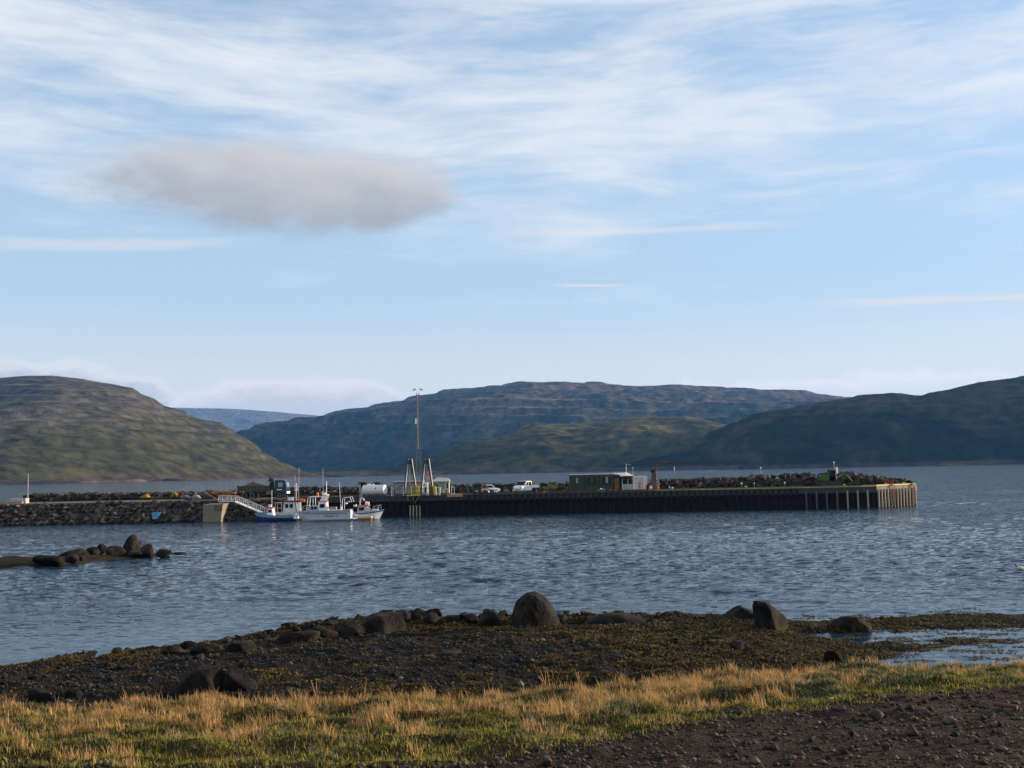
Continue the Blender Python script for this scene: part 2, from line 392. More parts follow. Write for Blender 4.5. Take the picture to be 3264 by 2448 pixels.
# low spits and skerries along the far shore
def spit(name, label, pts, seed, cc=(.07, .052, .026)):
    # pts: (px, py_top, py_base)
    a = []
    for px, pt, pb in pts:
        b = onz(px, pb, 0); t = aty(px, pt, b[1]); a.append((b[0], b[1], t[2]))
    a = np.array(a); xs = np.linspace(a[0, 0], a[-1, 0], 150)
    yb = np.interp(xs, a[:, 0], a[:, 1]); hz = np.interp(xs, a[:, 0], a[:, 2])
    s = np.linspace(0, 1, 16); SS, XX = np.meshgrid(s, xs, indexing='ij')
    wdt = 60+40*hz[None]/5
    yy = yb[None]+SS*wdt
    zz = hz[None]*np.sin(np.pi*np.clip(SS*0.9+0.02, 0, 1))**0.5*(1+0.35*fbm(XX/25, yy/25, 4, seed)) - 0.8
    V = np.stack([XX, yy, zz], -1).reshape(-1, 3); idx = np.arange(V.shape[0]).reshape(XX.shape)
    P = np.stack([idx[:-1, :-1], idx[:-1, 1:], idx[1:, 1:], idx[1:, :-1]], -1).reshape(-1, 4)
    f = sstep(fbm(XX/30, yy/30, 4, seed+3), -.2, .3)[..., None]
    c = np.array(cc)*(1-f)+np.array((.045, .045, .035))*f
    tag(np_mesh(name, V, P, hillmat, colr=c.reshape(-1, 3), smooth=True), label, kind='structure')
spit('spit', 'low grassy spit across the fjord', [(880, 1518, 1524), (1000, 1504, 1521), (1150, 1502, 1518), (1300, 1502, 1515), (1400, 1497, 1512.5), (1550, 1495, 1509.5), (1680, 1494, 1507), (1814, 1498, 1505)], 5, (.075, .06, .024))
spit('islet', 'dark islet off the left hill', [(466, 1534, 1535), (490, 1524, 1534), (520, 1524, 1533.5), (560, 1529, 1533), (600, 1531, 1532)], 8, (.035, .03, .024))
spit('islet', 'low dark shore strip at the foot of the left hill', [(640, 1522, 1528), (690, 1516, 1527), (740, 1519, 1526), (830, 1517, 1525), (880, 1519, 1524)], 9, (.028, .028, .026))
spit('skerry', 'low rocky skerry at the far right', [(2975, 1484, 1485), (3030, 1480, 1484.5), (3080, 1471, 1483), (3140, 1468, 1482), (3200, 1467, 1481), (3300, 1466, 1480)], 12, (.07, .055, .03))
spit('shore', 'pale stony shore under the left hill', [(-60, 1532, 1547), (100, 1530, 1544), (250, 1529, 1541), (400, 1527, 1537), (470, 1528, 1535)], 14, (.08, .058, .045))
# a white farmhouse
hp = onz(673, 1527, 0); fh = empty('farmhouse', (hp[0], hp[1]+26, 2.2)); tag(fh, 'tiny white farmhouse on the far shore below the left hill', 'house')
whitewall = mat('white_wall', (.75, .74, .70), .8)
MB().box((0, 0, 2.5), (7, 6, 5)).build('wall', whitewall, fh)
MB().prism([(-3.6, 5.003), (3.6, 5.003), (0, 7.6)], -3.2, 3.2).build('roof', mat('red_roof', (.25, .07, .05), .7), fh)

# ------------------------------------------------------------------ water
def water():
    ang = np.linspace(R(-40), R(40), 500)
    ys = np.concatenate([np.linspace(24, 34, 8)[:-1], 34*(260/34)**np.linspace(0, 1, 400), 260*(12600/260)**np.linspace(0.02, 1, 60)])
    A, YY = np.meshgrid(np.tan(ang), ys, indexing='ij')
    xx = A*YY; yy = YY.copy()
    z = np.zeros_like(xx); dxx = np.zeros_like(xx); dyy = np.zeros_like(xx)
    cell = np.maximum(YY*0.0044, YY*0.0026)
    g = np.random.default_rng(3)
    gust = 0.75+0.5*fbm(xx/34, yy/60, 3, 77)
    for i in range(46):
        lam = 0.62*(5.0/0.62)**g.random(); th = R(-106)+g.normal(0, 0.42)
        k = 2*np.pi/lam; amp = 0.0060*lam*(0.6+0.8*g.random())*min(1.0, (2.0/lam)**0.8); ph = g.random()*6.28
        att = np.clip((lam/cell-2.2)/2.0, 0, 1)
        wob = 0.7*fbm(xx/(lam*5), yy/(lam*5), 2, i+5)*2
        p = k*(xx*math.cos(th)+yy*math.sin(th))+ph+wob
        s = np.sin(p); z += att*amp*(s+0.28*np.cos(2*p)); c_ = np.cos(p)
        dxx -= att*amp*0.8*math.cos(th)*(-c_); dyy -= att*amp*0.8*math.sin(th)*(-c_)
    near = sstep(YY, 42, 66)*0.9+0.1
    near = near*(1-0.6*np.exp(-((xx+22)/12)**2)*(YY < 60))
    shel = 1-0.55*sstep(YY, 95, 150)*(YY < 175)
    for a_ in (z, dxx, dyy): a_ *= near*gust*shel
    # two small swell lines rolling in on the left
    V = np.stack([xx+dxx, yy+dyy, z], -1).reshape(-1, 3)
    idx = np.arange(V.shape[0]).reshape(xx.shape)
    P = np.stack([idx[:-1, :-1], idx[1:, :-1], idx[1:, 1:], idx[:-1, 1:]], -1).reshape(-1, 4)
    m = bpy.data.materials.new('sea_water'); m.use_nodes = True; t = NT(m.node_tree); p = t.n['Principled BSDF']
    p.inputs['Base Color'].default_value = (0.008, 0.026, 0.050, 1); p.inputs['Roughness'].default_value = 0.06
    p.inputs['IOR'].default_value = 1.333; p.inputs['Specular IOR Level'].default_value = 0.09
    pos = t.node('ShaderNodeNewGeometry').outputs['Position']
    mp = t.node('ShaderNodeMapping'); t.l.new(pos, mp.inputs[0]); mp.inputs['Rotation'].default_value = (0, 0, R(-22)); mp.inputs['Scale'].default_value = (0.42, 1.25, 1)
    n1 = t.noise(mp.outputs[0], 0.9, 3, 0.55, 0.6); n2 = t.noise(mp.outputs[0], 3.4, 4, 0.6, 0.4); n3 = t.noise(mp.outputs[0], 0.16, 2, 0.5, 0.3)
    sp = t.node('ShaderNodeSeparateXYZ'); t.l.new(pos, sp.inputs[0])
    far = t.sm(sp.outputs[1], 44, 78, 0.13, 1.0)
    # wavelet slopes added straight to the normal, so that they average correctly far away
    def vm(op, a, b_=None, sc__=None):
        n = t.n.new('ShaderNodeVectorMath'); n.operation = op
        t.l.new(a, n.inputs[0])
        if b_ is not None:
            if isinstance(b_, tuple): n.inputs[1].default_value = b_
            else: t.l.new(b_, n.inputs[1])
        if sc__ is not None:
            if isinstance(sc__, (int, float)): n.inputs['Scale'].default_value = sc__
            else: t.l.new(sc__, n.inputs['Scale'])
        return n.outputs[0]
    def slopes(scale, detail, kx, ky, seed):
        n = t.n.new('ShaderNodeTexNoise'); n.inputs['Scale'].default_value = scale; n.inputs['Detail'].default_value = detail; n.inputs['Distortion'].default_value = .4
        n.noise_dimensions = '4D'; n.inputs['W'].default_value = seed
        t.l.new(mp.outputs[0], n.inputs['Vector'])
        return vm('MULTIPLY', vm('SUBTRACT', n.outputs['Color'], (.5, .5, .5)), (kx, ky, 0))
    s_ = vm('ADD', vm('ADD', slopes(2.6, 4, .65, 2.0, 1.0), slopes(5.5, 3, .60, 1.35, 5.0)), slopes(.5, 2, .12, .34, 9.0))
    patch = t.sm(t.noise(pos, 0.035, 3, .55), 0.3, 0.7, 0.70, 1.15)
    s_ = vm('SCALE', s_, None, t.m('MULTIPLY', far, patch))
    nrm = t.node('ShaderNodeNewGeometry').outputs['Normal']
    t.l.new(vm('NORMALIZE', vm('ADD', nrm, s_)), p.inputs['Normal'])
    o = np_mesh('water', V, P, m, smooth=True)
    tag(o, 'blue rippled water of the fjord', kind='structure')
water()

# ------------------------------------------------------------------ near ground
def wline(pts, z):
    a = np.array([onz(p[0], p[1], z)[:2] for p in pts]); a = a[np.argsort(a[:, 0])]
    return a
RBl = wline([(-900, 2400), (0, 2425), (300, 2450), (1000, 2475), (1400, 2440), (1700, 2395), (2000, 2345), (2300, 2285), (2600, 2255), (2900, 2215), (3264, 2180), (4000, 2150)], 2.4)
BTl = wline([(-900, 2290), (0, 2285), (500, 2265), (1100, 2250), (1600, 2235), (1900, 2215), (2300, 2180), (2700, 2150), (3264, 2140), (4200, 2120)], 1.65)
SHl = wline([(-900, 2190), (-200, 2165), (180, 2148), (225, 2120), (300, 2085), (420, 2076), (600, 2070), (700, 2050), (830, 2030), (1000, 2006), (1100, 1994), (1250, 1980), (1450, 1980), (1700, 1985),
             (2000, 1982), (2300, 1983), (2550, 1988), (2700, 1985), (2800, 1975), (2950, 1968), (3264, 1960), (4200, 1950)], 0.0)
def gz(x, y):
    x = np.asarray(x, float); y = np.asarray(y, float)
    rb = np.interp(x, RBl[:, 0], RBl[:, 1]); bt = np.interp(x, BTl[:, 0], BTl[:, 1]); sh = np.interp(x, SHl[:, 0], SHl[:, 1])
    sh = sh + 0.8*fbm(x/2.2, y*0+3.0, 3, 2)
    toe = 0.80 - 0.97*sstep(x, -3.5, 1.0)
    tw = bt+2.0
    z = np.where(y < rb, 2.4, 2.4-(y-rb)/np.maximum(bt-rb, .1)*0.75)
    bankz = 1.65+(toe-1.65)*sstep(y, bt, tw)
    z = np.where(y > bt, bankz, z)
    q = np.clip((y-tw)/np.maximum(sh-tw, .5), 0, 1)
    wl = 1-sstep(x, -3.5, 1.0)
    left = 0.80*(1-q)**1.1+0.02
    bar = 0.03*(1-sstep(q, 0.0, 0.14)) + (0.34*np.sin(np.pi*np.clip(q*0.85+0.12, 0, 1))**0.8+0.06)*sstep(q, 0.03, 0.22)*(1-sstep(x, 8, 14.5)) + sstep(x, 8, 14.5)*(0.03+0.02*np.sin(q*9))
    beach = left*wl+bar*(1-wl)
    reef = 0.38*np.exp(-((y-(sh-1.6))/1.3)**2)*sstep(x, -16, -9)*(1-sstep(x, 10, 15))
    beach = beach+reef*(0.7+0.8*fbm(x/1.6, y/1.4, 4, 31))
    z = np.where(y > tw, beach, z)
    yc = 33.4+.29*np.maximum(x, 0)+1.1*fbm(x/3.5, x*0+.3, 3, 36); cw = .75+1.1*sstep(x, 5, 9)*(1+.6*fbm(x/2.2, x*0+4.3, 2, 37))
    z = z-(.30*np.exp(-((y-yc)/cw)**2)*sstep(x, -.8, .4)*(1-.8*np.exp(-((x-5.2)/1.2)**2))+.16*np.exp(-((y-44.4-.05*(x-16)-1.5*fbm(x/3., x*0+7.1, 3, 38))/1.3)**2)*sstep(x, 10.5, 13))*(y > tw)
    out = y > sh
    z = np.where(out, np.minimum(z, 0.05-(y-sh)*0.13), z)
    z = np.maximum(z, -2.5)
    onb = sstep(y, tw-.3, tw+.8)
    lump = fbm(x/0.9, y/0.9, 5, 11, 0.55); lump2 = fbm(x/3.0, y/2.2, 3, 13)
    z = z + onb*(0.075*lump*(1-0.35*sstep(x, 9, 14))+0.15*lump2*(1-0.6*sstep(x, 9, 14)))*(1-0.8*sstep(y, sh+1, sh+4))
    gr = sstep(y, rb-.2, rb+.6)*(1-onb)
    z = z + gr*(0.42*fbm(x/1.7, y/1.0, 4, 17)+0.05)
    wk = onb*(1-0.75*sstep(x, 9, 14))*(1-sstep(y, sh-.5, sh+2)); z = z + wk*0.16*np.clip(fbm(x/1.5, y/1.1, 3, 19, .5, ridged=True)+.1, 0, 1)
    rd = 1-sstep(y, rb-.4, rb+.4)
    z = z + rd*(0.055*fbm(x/0.30, y/0.30, 4, 23, .6)+0.07*fbm(x/2.1, y/1.4, 3, 24)+0.10*sstep(y, rb-1.8, rb-.2)*np.clip(fbm(x/.8, y/.6, 3, 29)+.3, 0, 1))
    return z
def weedmask(x, y):
    sh = np.interp(x, SHl[:, 0], SHl[:, 1]); bt = np.interp(x, BTl[:, 0], BTl[:, 1])
    n = fbm(x/2.4, y/1.7, 5, 51, 0.6)
    q = (y-bt-2)/(sh-bt-2)
    w_ = -0.05+0.55*sstep(x, -3, 7)+0.34*np.exp(-((q-0.95)/0.16)**2) + 0.2*np.exp(-((x+5)/4)**2)*(q < .5) - 0.25*np.exp(-((q-.5)/.16)**2)*(x < 4)
    return sstep(n+w_, 0.0, 0.22)*(y > bt+1.0)
def ground():
    xs = np.concatenate([np.linspace(-70, -27, 50)[:-1], np.linspace(-27, 27, 640), np.linspace(27, 70, 50)[1:]])
    ys = np.concatenate([np.linspace(-70, 12, 60)[:-1], np.linspace(12, 54, 330), np.linspace(54, 80, 14)[1:]])
    YY, XX = np.meshgrid(ys, xs, indexing='ij')
    zz = gz(XX, YY)
    bt = np.interp(XX, BTl[:, 0], BTl[:, 1]); rb = np.interp(XX, RBl[:, 0], RBl[:, 1])
    # rises behind and under the camera up to the road it stands on
    zz = zz + 3.2*(1-sstep(YY, -2, 11))
    V = np.stack([XX, YY, zz], -1).reshape(-1, 3); idx = np.arange(V.shape[0]).reshape(XX.shape)
    P = np.stack([idx[:-1, :-1], idx[:-1, 1:], idx[1:, 1:], idx[1:, :-1]], -1).reshape(-1, 4)
    f = fbm(XX/1.3, YY/.9, 5, 61)[..., None]; f2 = fbm(XX/.3, YY/.3, 3, 62)[..., None]
    soil = np.array((.030, .0218, .0165))*(1+0.8*f+0.35*f2)
    turf = np.array((.035, .028, .012))*(1+0.4*f)
    grav = np.array((.0115, .0100, .0085))*(1+0.5*f2)
    weed = np.array((.019, .013, .0045))*(1+0.7*f2+.4*f)
    a = sstep(YY+1.1*fbm(XX/.8, YY/.8, 4, 71), rb-.25, rb+.25)[..., None]; b = sstep(YY, bt+.3, bt+1.6)[..., None]; wm = weedmask(XX, YY)[..., None]
    c = soil*(1-a)+turf*a; c = c*(1-b)+grav*b; c = c*(1-wm)+weed*wm
    wet = (1-sstep(zz, 0.02, 0.16))[..., None]*b
    c = np.clip(c*(1-0.45*wet), .004, 1)
    o = np_mesh('ground', V, P, vmat('shore_ground', .9, 22.0, .5, .045, 14.0, .06), colr=c.reshape(-1, 3), smooth=True)
    tag(o, 'dirt lot, grassy bank and stony weed-covered beach', kind='structure')
ground()

# ------------------------------------------------------------------ rocks
def ico(n):
    bm = bmesh.new(); bmesh.ops.create_icosphere(bm, subdivisions=n, radius=1.0)
    v = np.array([p.co[:] for p in bm.verts]); f = np.array([[q.index for q in p.verts] for p in bm.faces]); bm.free(); return v, f
ICO = {n: ico(n) for n in (2, 3, 4, 5)}
def rock_mesh(name, size, seed, sub=4, planes=None, facets=13, rough=0.05, soft=10, material=None, smooth=True, tall=1.0):
    v, f = ICO[sub]; g = np.random.default_rng(seed); given = planes is not None
    if planes is None:
        n = g.normal(size=(facets, 3)); n /= np.linalg.norm(n, axis=1)[:, None]; d = 0.50+0.42*g.random(facets)
    else:
        n = np.array([p[:3] for p in planes], float); d = np.array([p[3] for p in planes], float); n /= np.linalg.norm(n, axis=1)[:, None]
    dot = v@n.T
    inv = np.maximum(dot/d[None], 0.0)
    inv = np.concatenate([inv, np.full((len(v), 1), 1/1.25)], 1)
    r = 1/np.power(np.sum(np.power(inv, soft), 1), 1/soft)
    p = v*r[:, None]
    # chipped faces
    for q in range(18):
        nn = g.normal(size=3); nn[2] = abs(nn[2])*.8; nn /= np.linalg.norm(nn); dd = p@nn; lim = dd.max()*(g.uniform(.80, .95) if not given else g.uniform(.93, .99))
        p = p-np.maximum(dd-lim, 0)[:, None]*nn[None]*.96
    # relief
    a = fbm(p[:, 0]*1.7+seed, p[:, 1]*1.7+p[:, 2]*1.3, 5, seed % 97, .55)+fbm(p[:, 2]*2.1, p[:, 0]*2.1-p[:, 1], 4, seed % 89+3, .55)
    rg = fbm(p[:, 0]*3.1+p[:, 2]*2.2+seed, p[:, 1]*3.1-p[:, 2]*1.6, 4, seed % 83+7, .6, ridged=True)
    p = p*(1+rough*a+rough*.55*(rg-.2))[:, None]
    mn, mx = p.min(0), p.max(0)
    p = (p-(mn+mx)/2)/(mx-mn)*np.array(size)[None]
    return np_mesh(name, p, f, material, smooth=smooth, link=False)
def rock_mat(name, c1, c2, moss=None, sc_=1.5, bump=0.09):
    m = bpy.data.materials.new(name); m.use_nodes = True; t = NT(m.node_tree); p = t.n['Principled BSDF']
    p.inputs['Roughness'].default_value = .88; p.inputs['Specular IOR Level'].default_value = .10
    ob = t.node('ShaderNodeNewGeometry').outputs['Position']
    oi = t.node('ShaderNodeObjectInfo').outputs['Random']
    n = t.noise(ob, sc_, 7, .65); n2 = t.noise(ob, sc_*7, 6, .7)
    c = t.mix(t.sm(n, .35, .68), c1, c2)
    c = t.mix(1.0, c, t.mix(t.sm(n2, .3, .7), (.55,)*3, (1.45,)*3), 'MULTIPLY')
    c = t.mix(1.0, c, t.mix(oi, (.75,)*3, (1.3,)*3), 'MULTIPLY')
    if moss:
        nz = t.node('ShaderNodeNewGeometry').outputs['Position']; sp = t.node('ShaderNodeSeparateXYZ'); t.l.new(nz, sp.inputs[0])
        k = t.m('MULTIPLY', t.sm(sp.outputs[2], moss[1], moss[1]*0.3), t.sm(t.noise(ob, 2.5, 5, .6), .42, .6))
        c = t.mix(k, c, moss[0])
    t.l.new(c, p.inputs['Base Color'])
    b = t.node('ShaderNodeBump'); b.inputs['Distance'].default_value = bump
    mpn = t.node('ShaderNodeMapping'); t.l.new(ob, mpn.inputs[0]); mpn.inputs['Scale'].default_value = (1, 1, .55)
    t.l.new(t.noise(mpn.outputs[0], sc_*5, 8, .72), b.inputs['Height']); t.l.new(b.outputs[0], p.inputs['Normal'])
    return m
basalt = rock_mat('dark_basalt', (.005, .0045, .004), (.030, .0255, .021), ((.055, .036, .006), .45))
pale = rock_mat('pale_stone', (.035, .031, .027), (.075, .067, .056))
islemat = rock_mat('islet_rock', (.006, .0055, .005), (.036, .030, .026), ((.028, .022, .006), .5))
def place_rock(px0, px1, pt, pb, label, seed, zb=0.15, dep=0.8, planes=None, rough=.17, facets=10, soft=28, sub=4, m=None, yaw=0, onground=True, cat='boulder', sink=.22, group=None):
    b = onz((px0+px1)/2, pb, zb)
    wdt = (px1-px0)/F*b[1]; top = aty((px0+px1)/2, pt, b[1]+wdt*dep*0.3)[2]; h = max(top-zb, .1)
    hh = h*(1+sink)
    me = rock_mesh('boulder', (wdt, wdt*dep, hh), seed, sub, planes, facets, rough, soft, m or basalt)
    o = bpy.data.objects.new('boulder', me); col.objects.link(o)
    o.location = (b[0], b[1]+wdt*dep*0.35, top-hh/2); o.rotation_euler = (0, 0, yaw)
    tag(o, label, cat, group); return o
P6 = [(0, 0, 1, .8), (0, 0, -1, .9), (1, 0, 0, .9), (-1, 0, 0, .9), (0, 1, 0, .9), (0, -1, 0, .9)]
place_rock(1632, 1788, 1885, 2006, 'tall rounded boulder, the biggest on the beach, right of centre', 5, .25, .85,
           [(0, 0, 1, .98), (-1, -.2, .25, .84), (.95, -.35, .50, .74), (.6, -1, .12, .80), (-.5, -1, .15, .86), (.4, 1, .3, .9), (-.6, .8, .4, .9), (-.6, 0, .9, .98), (.75, .1, .75, .84), (0, 0, -1, .9)], .07, sub=5, soft=9)
place_rock(1695, 1728, 1952, 1996, 'small pointed stone leaning on the foot of the biggest boulder', 6, .25, .5, [(.95, -.3, .35, .5), (-.9, -.2, .5, .5), (0, -1, 0, .6), (0, 1, 0, .6), (0, 0, -1, .6)], .03, soft=18)
place_rock(1138, 1290, 1955, 2018, 'wide flat-topped boulder with a sunlit right face, left of centre', 7, .25, .7,
           [(0, 0, 1, .75), (.85, -.75, .12, .62), (-.5, -1, .1, .8), (-.8, 0, .7, .8), (.9, .5, .2, .9), (0, 1, 0, .8), (.3, -.3, 1, .8), (0, 0, -1, .8)], .035, soft=22)
place_rock(1233, 1312, 1943, 1990, 'rounded dark rock behind the wide flat-topped boulder', 8, .2, .8)
place_rock(1292, 1363, 1941, 1986, 'blocky dark rock at the water edge right of the flat-topped boulder', 9, .2, .8, soft=14)
place_rock(1418, 1478, 1962, 1992, 'low dark slab between the blocky rock and the twin-peaked rock', 10, .2, .8, [(0, 0, 1, .55), (1, -.3, .1, .8), (-1, -.2, .2, .9), (0, -1, .1, .8), (0, 1, 0, .8), (0, 0, -1, .6)], .05, soft=18)
place_rock(1475, 1530, 1970, 1988, 'thin low ledge just left of the twin-peaked rock', 12, .18, .8, facets=9)
o = place_rock(1515, 1592, 1941, 2006, 'rugged twin-peaked rock left of the biggest boulder', 14, .2, .8, [(-.9, 0, .55, .62), (.95, -.2, .25, .72), (0, -1, .15, .8), (.2, 0, 1, .75), (0, 1, .3, .8), (-.3, -.6, .6, .8), (0, 0, -1, .8)], .13, soft=16)
place_rock(1572, 1618, 1958, 2008, 'sloping slab leaning on the right side of the twin-peaked rock', 15, .2, .6, [(.75, -.2, .7, .42), (-1, 0, 0, .8), (0, -1, 0, .7), (0, 1, 0, .8), (0, 0, -1, .8)], .04, soft=20)
place_rock(1060, 1165, 1976, 2030, 'rough sunlit mound at the left end of the boulder row', 16, .22, .7, rough=.10)
place_rock(985, 1075, 1996, 2040, 'low dark rock next left of the rough sunlit mound', 17, .2, .7, rough=.10)
place_rock(880, 1010, 2012, 2058, 'long dark weedy rock on the left shoreline', 18, .18, .6, rough=.10)
place_rock(700, 810, 2046, 2092, 'dark rock with a sunlit right end on the left beach', 19, .2, .6, [(0, 0, 1, .6), (.9, -.45, .1, .75), (-.8, 0, .6, .8), (-.2, -1, .1, .8), (0, 1, 0, .8), (0, 0, -1, .7)], .08, soft=16)
place_rock(600, 705, 2052, 2090, 'low weedy rock at the far left of the boulder row', 20, .15, .6, rough=.10)
place_rock(850, 892, 2066, 2092, 'pale grey stone lying alone on the left beach', 21, .2, .8, m=pale, facets=9, soft=16)
place_rock(1325, 1348, 2082, 2108, 'small stone with a bright side in the middle of the beach', 22, .2, .8, facets=8, soft=16)
place_rock(1375, 1482, 2076, 2122, 'dark boulder with a sunlit right side in the middle of the beach', 23, .2, .8, [(0, 0, 1, .7), (.95, -.35, .15, .75), (-.7, 0, .7, .8), (-.1, -1, .15, .75), (0, 1, 0, .8), (0, 0, -1, .7)], .09, soft=14)
place_rock(1600, 1672, 2033, 2080, 'round black rock on the beach below the biggest boulder', 24, .2, .8)
place_rock(528, 712, 2128, 2236, 'big black boulder behind the dry grass on the left', 25, .55, .6,
           [(0, 0, 1, .8), (-.75, -.1, .75, .66), (.8, -.3, .3, .78), (0, -1, .12, .7), (0, 1, .1, .7), (-.1, -.4, .9, .84), (0, 0, -1, .8)], .04, soft=18)
place_rock(684, 812, 2123, 2232, 'tilted slab with a sunlit top edge beside the big black boulder', 26, .5, .5,
           [(.62, -.22, .78, .40), (-.8, -.1, .3, .62), (.2, -1, 0, .7), (0, 1, 0, .7), (1, 0, 0, .95), (0, 0, -1, .9)], .035, soft=22)
place_rock(82, 178, 2188, 2245, 'dark rock half hidden by grass near the left edge', 27, .6, .7)
place_rock(198, 252, 2196, 2240, 'small dark rock right of the one near the left edge', 28, .6, .7)
place_rock(2418, 2528, 1915, 2012, 'tall wedge-shaped boulder with a leaning sharp edge on the right', 29, .2, .8,
           [(-.97, -.15, -.10, .52), (.75, -.62, .22, .42), (-.25, -1, .05, .60), (.55, .2, .85, .62), (0, 1, 0, .7), (0, 0, -1, .9), (-.1, 0, 1, .95)], .035, soft=26, sub=5)
place_rock(2305, 2425, 1933, 1992, 'humped rock touching the left side of the wedge-shaped boulder', 30, .2, .7, [(-.7, -.1, .75, .66), (.5, 0, .9, .72), (0, -1, .3, .8), (.9, -.2, .1, .9), (0, 1, .2, .8), (0, 0, -1, .8)], .08, soft=12)
place_rock(2220, 2254, 1963, 1992, 'small square block on the shoreline left of the humped rock', 31, .2, 1.0, P6, .03, soft=16)
place_rock(2253, 2272, 1971, 1990, 'little knob next to the small square block', 32, .2, 1.0)
place_rock(1860, 2075, 1957, 2006, 'long whale-backed rock right of the biggest boulder', 33, .2, .5, [(0, 0, 1, .8), (-.55, -.2, .85, .74), (.5, -.2, .85, .78), (0, -1, .4, .8), (0, 1, .3, .8), (0, 0, -1, .7)], .05, soft=9)
place_rock(2062, 2118, 1972, 2006, 'dark knob at the right end of the whale-backed rock', 34, .2, .8)
place_rock(2104, 2192, 1968, 1999, 'low pointed rock left of the small square block', 35, .2, .6)
place_rock(2655, 2790, 1964, 2012, 'broad weed-covered rock standing alone on the right', 36, .05, .6, [(0, 0, 1, .7), (-.7, -.2, .7, .74), (.75, -.2, .7, .76), (0, -1, .3, .8), (0, 1, .3, .8), (0, 0, -1, .7)], .13, soft=9)
place_rock(1788, 1866, 1977, 1998, 'flat slab at the right foot of the biggest boulder', 37, .2, .6, facets=9)
place_rock(2630, 2690, 2072, 2105, 'dark stone sunk in the seaweed on the right', 38, .15, .7)
place_rock(1990, 2030, 2008, 2028, 'small grey stone in the weed below the whale-backed rock', 39, .3, .8, facets=8)
# smaller countable stones along the reef and on the beach
small = [rock_mesh('beach_stone', (1, .8, .7), 100+i, 3, None, 9, .10, 26, basalt, smooth=True) for i in range(7)]
smallp = [rock_mesh('beach_stone', (1, .8, .6), 120+i, 2, None, 9, .05, 18, pale, smooth=True) for i in range(3)]
cnt = 0
while cnt < 270:
    x = rng.uniform(-21, 19); sh = np.interp(x, SHl[:, 0], SHl[:, 1]); bt = np.interp(x, BTl[:, 0], BTl[:, 1])
    q = rng.random()
    if rng.random() < .62: y = sh-0.3-abs(rng.normal(0, 1.7))
    else: y = bt+2+q*(sh-bt-2)
    if x > 9 and rng.random() < .75: continue
    if y < bt+1.5: continue
    s = float(np.clip(rng.lognormal(-1.1 if (y > sh-3 and -16 < x < 4) else -1.55, .5), .12, .95))
    z = float(gz(x, y))
    if z < .0: continue
    pl = rng.random() < .07
    o = bpy.data.objects.new('beach_stone', (smallp if pl else small)[rng.integers(0, 3 if pl else 7)]); col.objects.link(o)
    if pl: s = min(s, .2)
    o.location = (x, y, z+s*.12); o.scale = (s, s*rng.uniform(.6, 1.1), s*rng.uniform(.5, 1.1)); o.rotation_euler = (rng.uniform(-.4, .4), rng.uniform(-.4, .4), rng.uniform(0, 6.28))
    if pl: tag(o, 'small pale stone lying on the dark beach', 'stone', 'small pale stones on the beach')
    else: tag(o, 'small dark basalt stone lying among the boulders on the beach', 'stone', 'small dark stones on the beach')
    cnt += 1
# stones on the dirt lot: a few one can point to, then the rest
dirtst = rock_mat('lot_stone', (.045, .034, .028), (.090, .072, .060), None, 3.0, .02)
def lot_stone(px0, px1, pt, pb, label, seed, planes=None):
    return place_rock(px0, px1, pt, pb, label, seed, 2.44, .8, planes, m=dirtst, sub=3, facets=9, soft=16, cat='stone', sink=.3)
lot_stone(2770, 2825, 2255, 2292, 'dark lump of rock at the grass edge of the dirt lot', 201)
lot_stone(2660, 2700, 2246, 2266, 'half buried stone at the grass edge, left of the dark lump', 202)
lot_stone(2895, 2935, 2308, 2337, 'pointed tan stone in the middle of the dirt lot', 203, [(.8, -.3, .6, .4), (-.9, -.2, .4, .6), (0, -1, .1, .6), (0, 1, 0, .7), (0, 0, -1, .7)])
lot_stone(2812, 2840, 2364, 2390, 'round stone with a sunlit side at the lower right', 204)
lot_stone(1730, 1760, 2408, 2436, 'upright stone at the bottom, left tip of the dirt lot', 205)
lot_stone(1425, 1462, 2432, 2452, 'stone at the bottom edge below the grass', 206)
lot_stone(3010, 3060, 2282, 2304, 'broad low stone right of the pointed tan stone', 207)
lot_stone(2705, 2726, 2322, 2340, 'small bright-sided stone left of the pointed tan stone', 208)
lot_stone(2925, 2968, 2256, 2276, 'flat stone at the top of the dirt lot', 209)
lotm = [rock_mesh('lot_stone', (1, .8, .7), 220+i, 2, None, 9, .06, 16, dirtst) for i in range(6)]
cnt = 0
while cnt < 150:
    x = rng.uniform(-2, 12); rb = np.interp(x, RBl[:, 0], RBl[:, 1]); y = rng.uniform(14.5, rb-.05)
    if y < 14.5: continue
    s = float(np.clip(rng.lognormal(-3.0, .5), .03, .16)); z = float(gz(x, y))
    o = bpy.data.objects.new('lot_stone', lotm[rng.integers(0, 6)]); col.objects.link(o)
    o.location = (x, y, z+s*.15); o.scale = (s, s, s); o.rotation_euler = (0, 0, rng.uniform(0, 6.28))
    tag(o, 'fist-sized brown stone lying on the dirt lot', 'stone', 'loose stones on the dirt lot'); cnt += 1
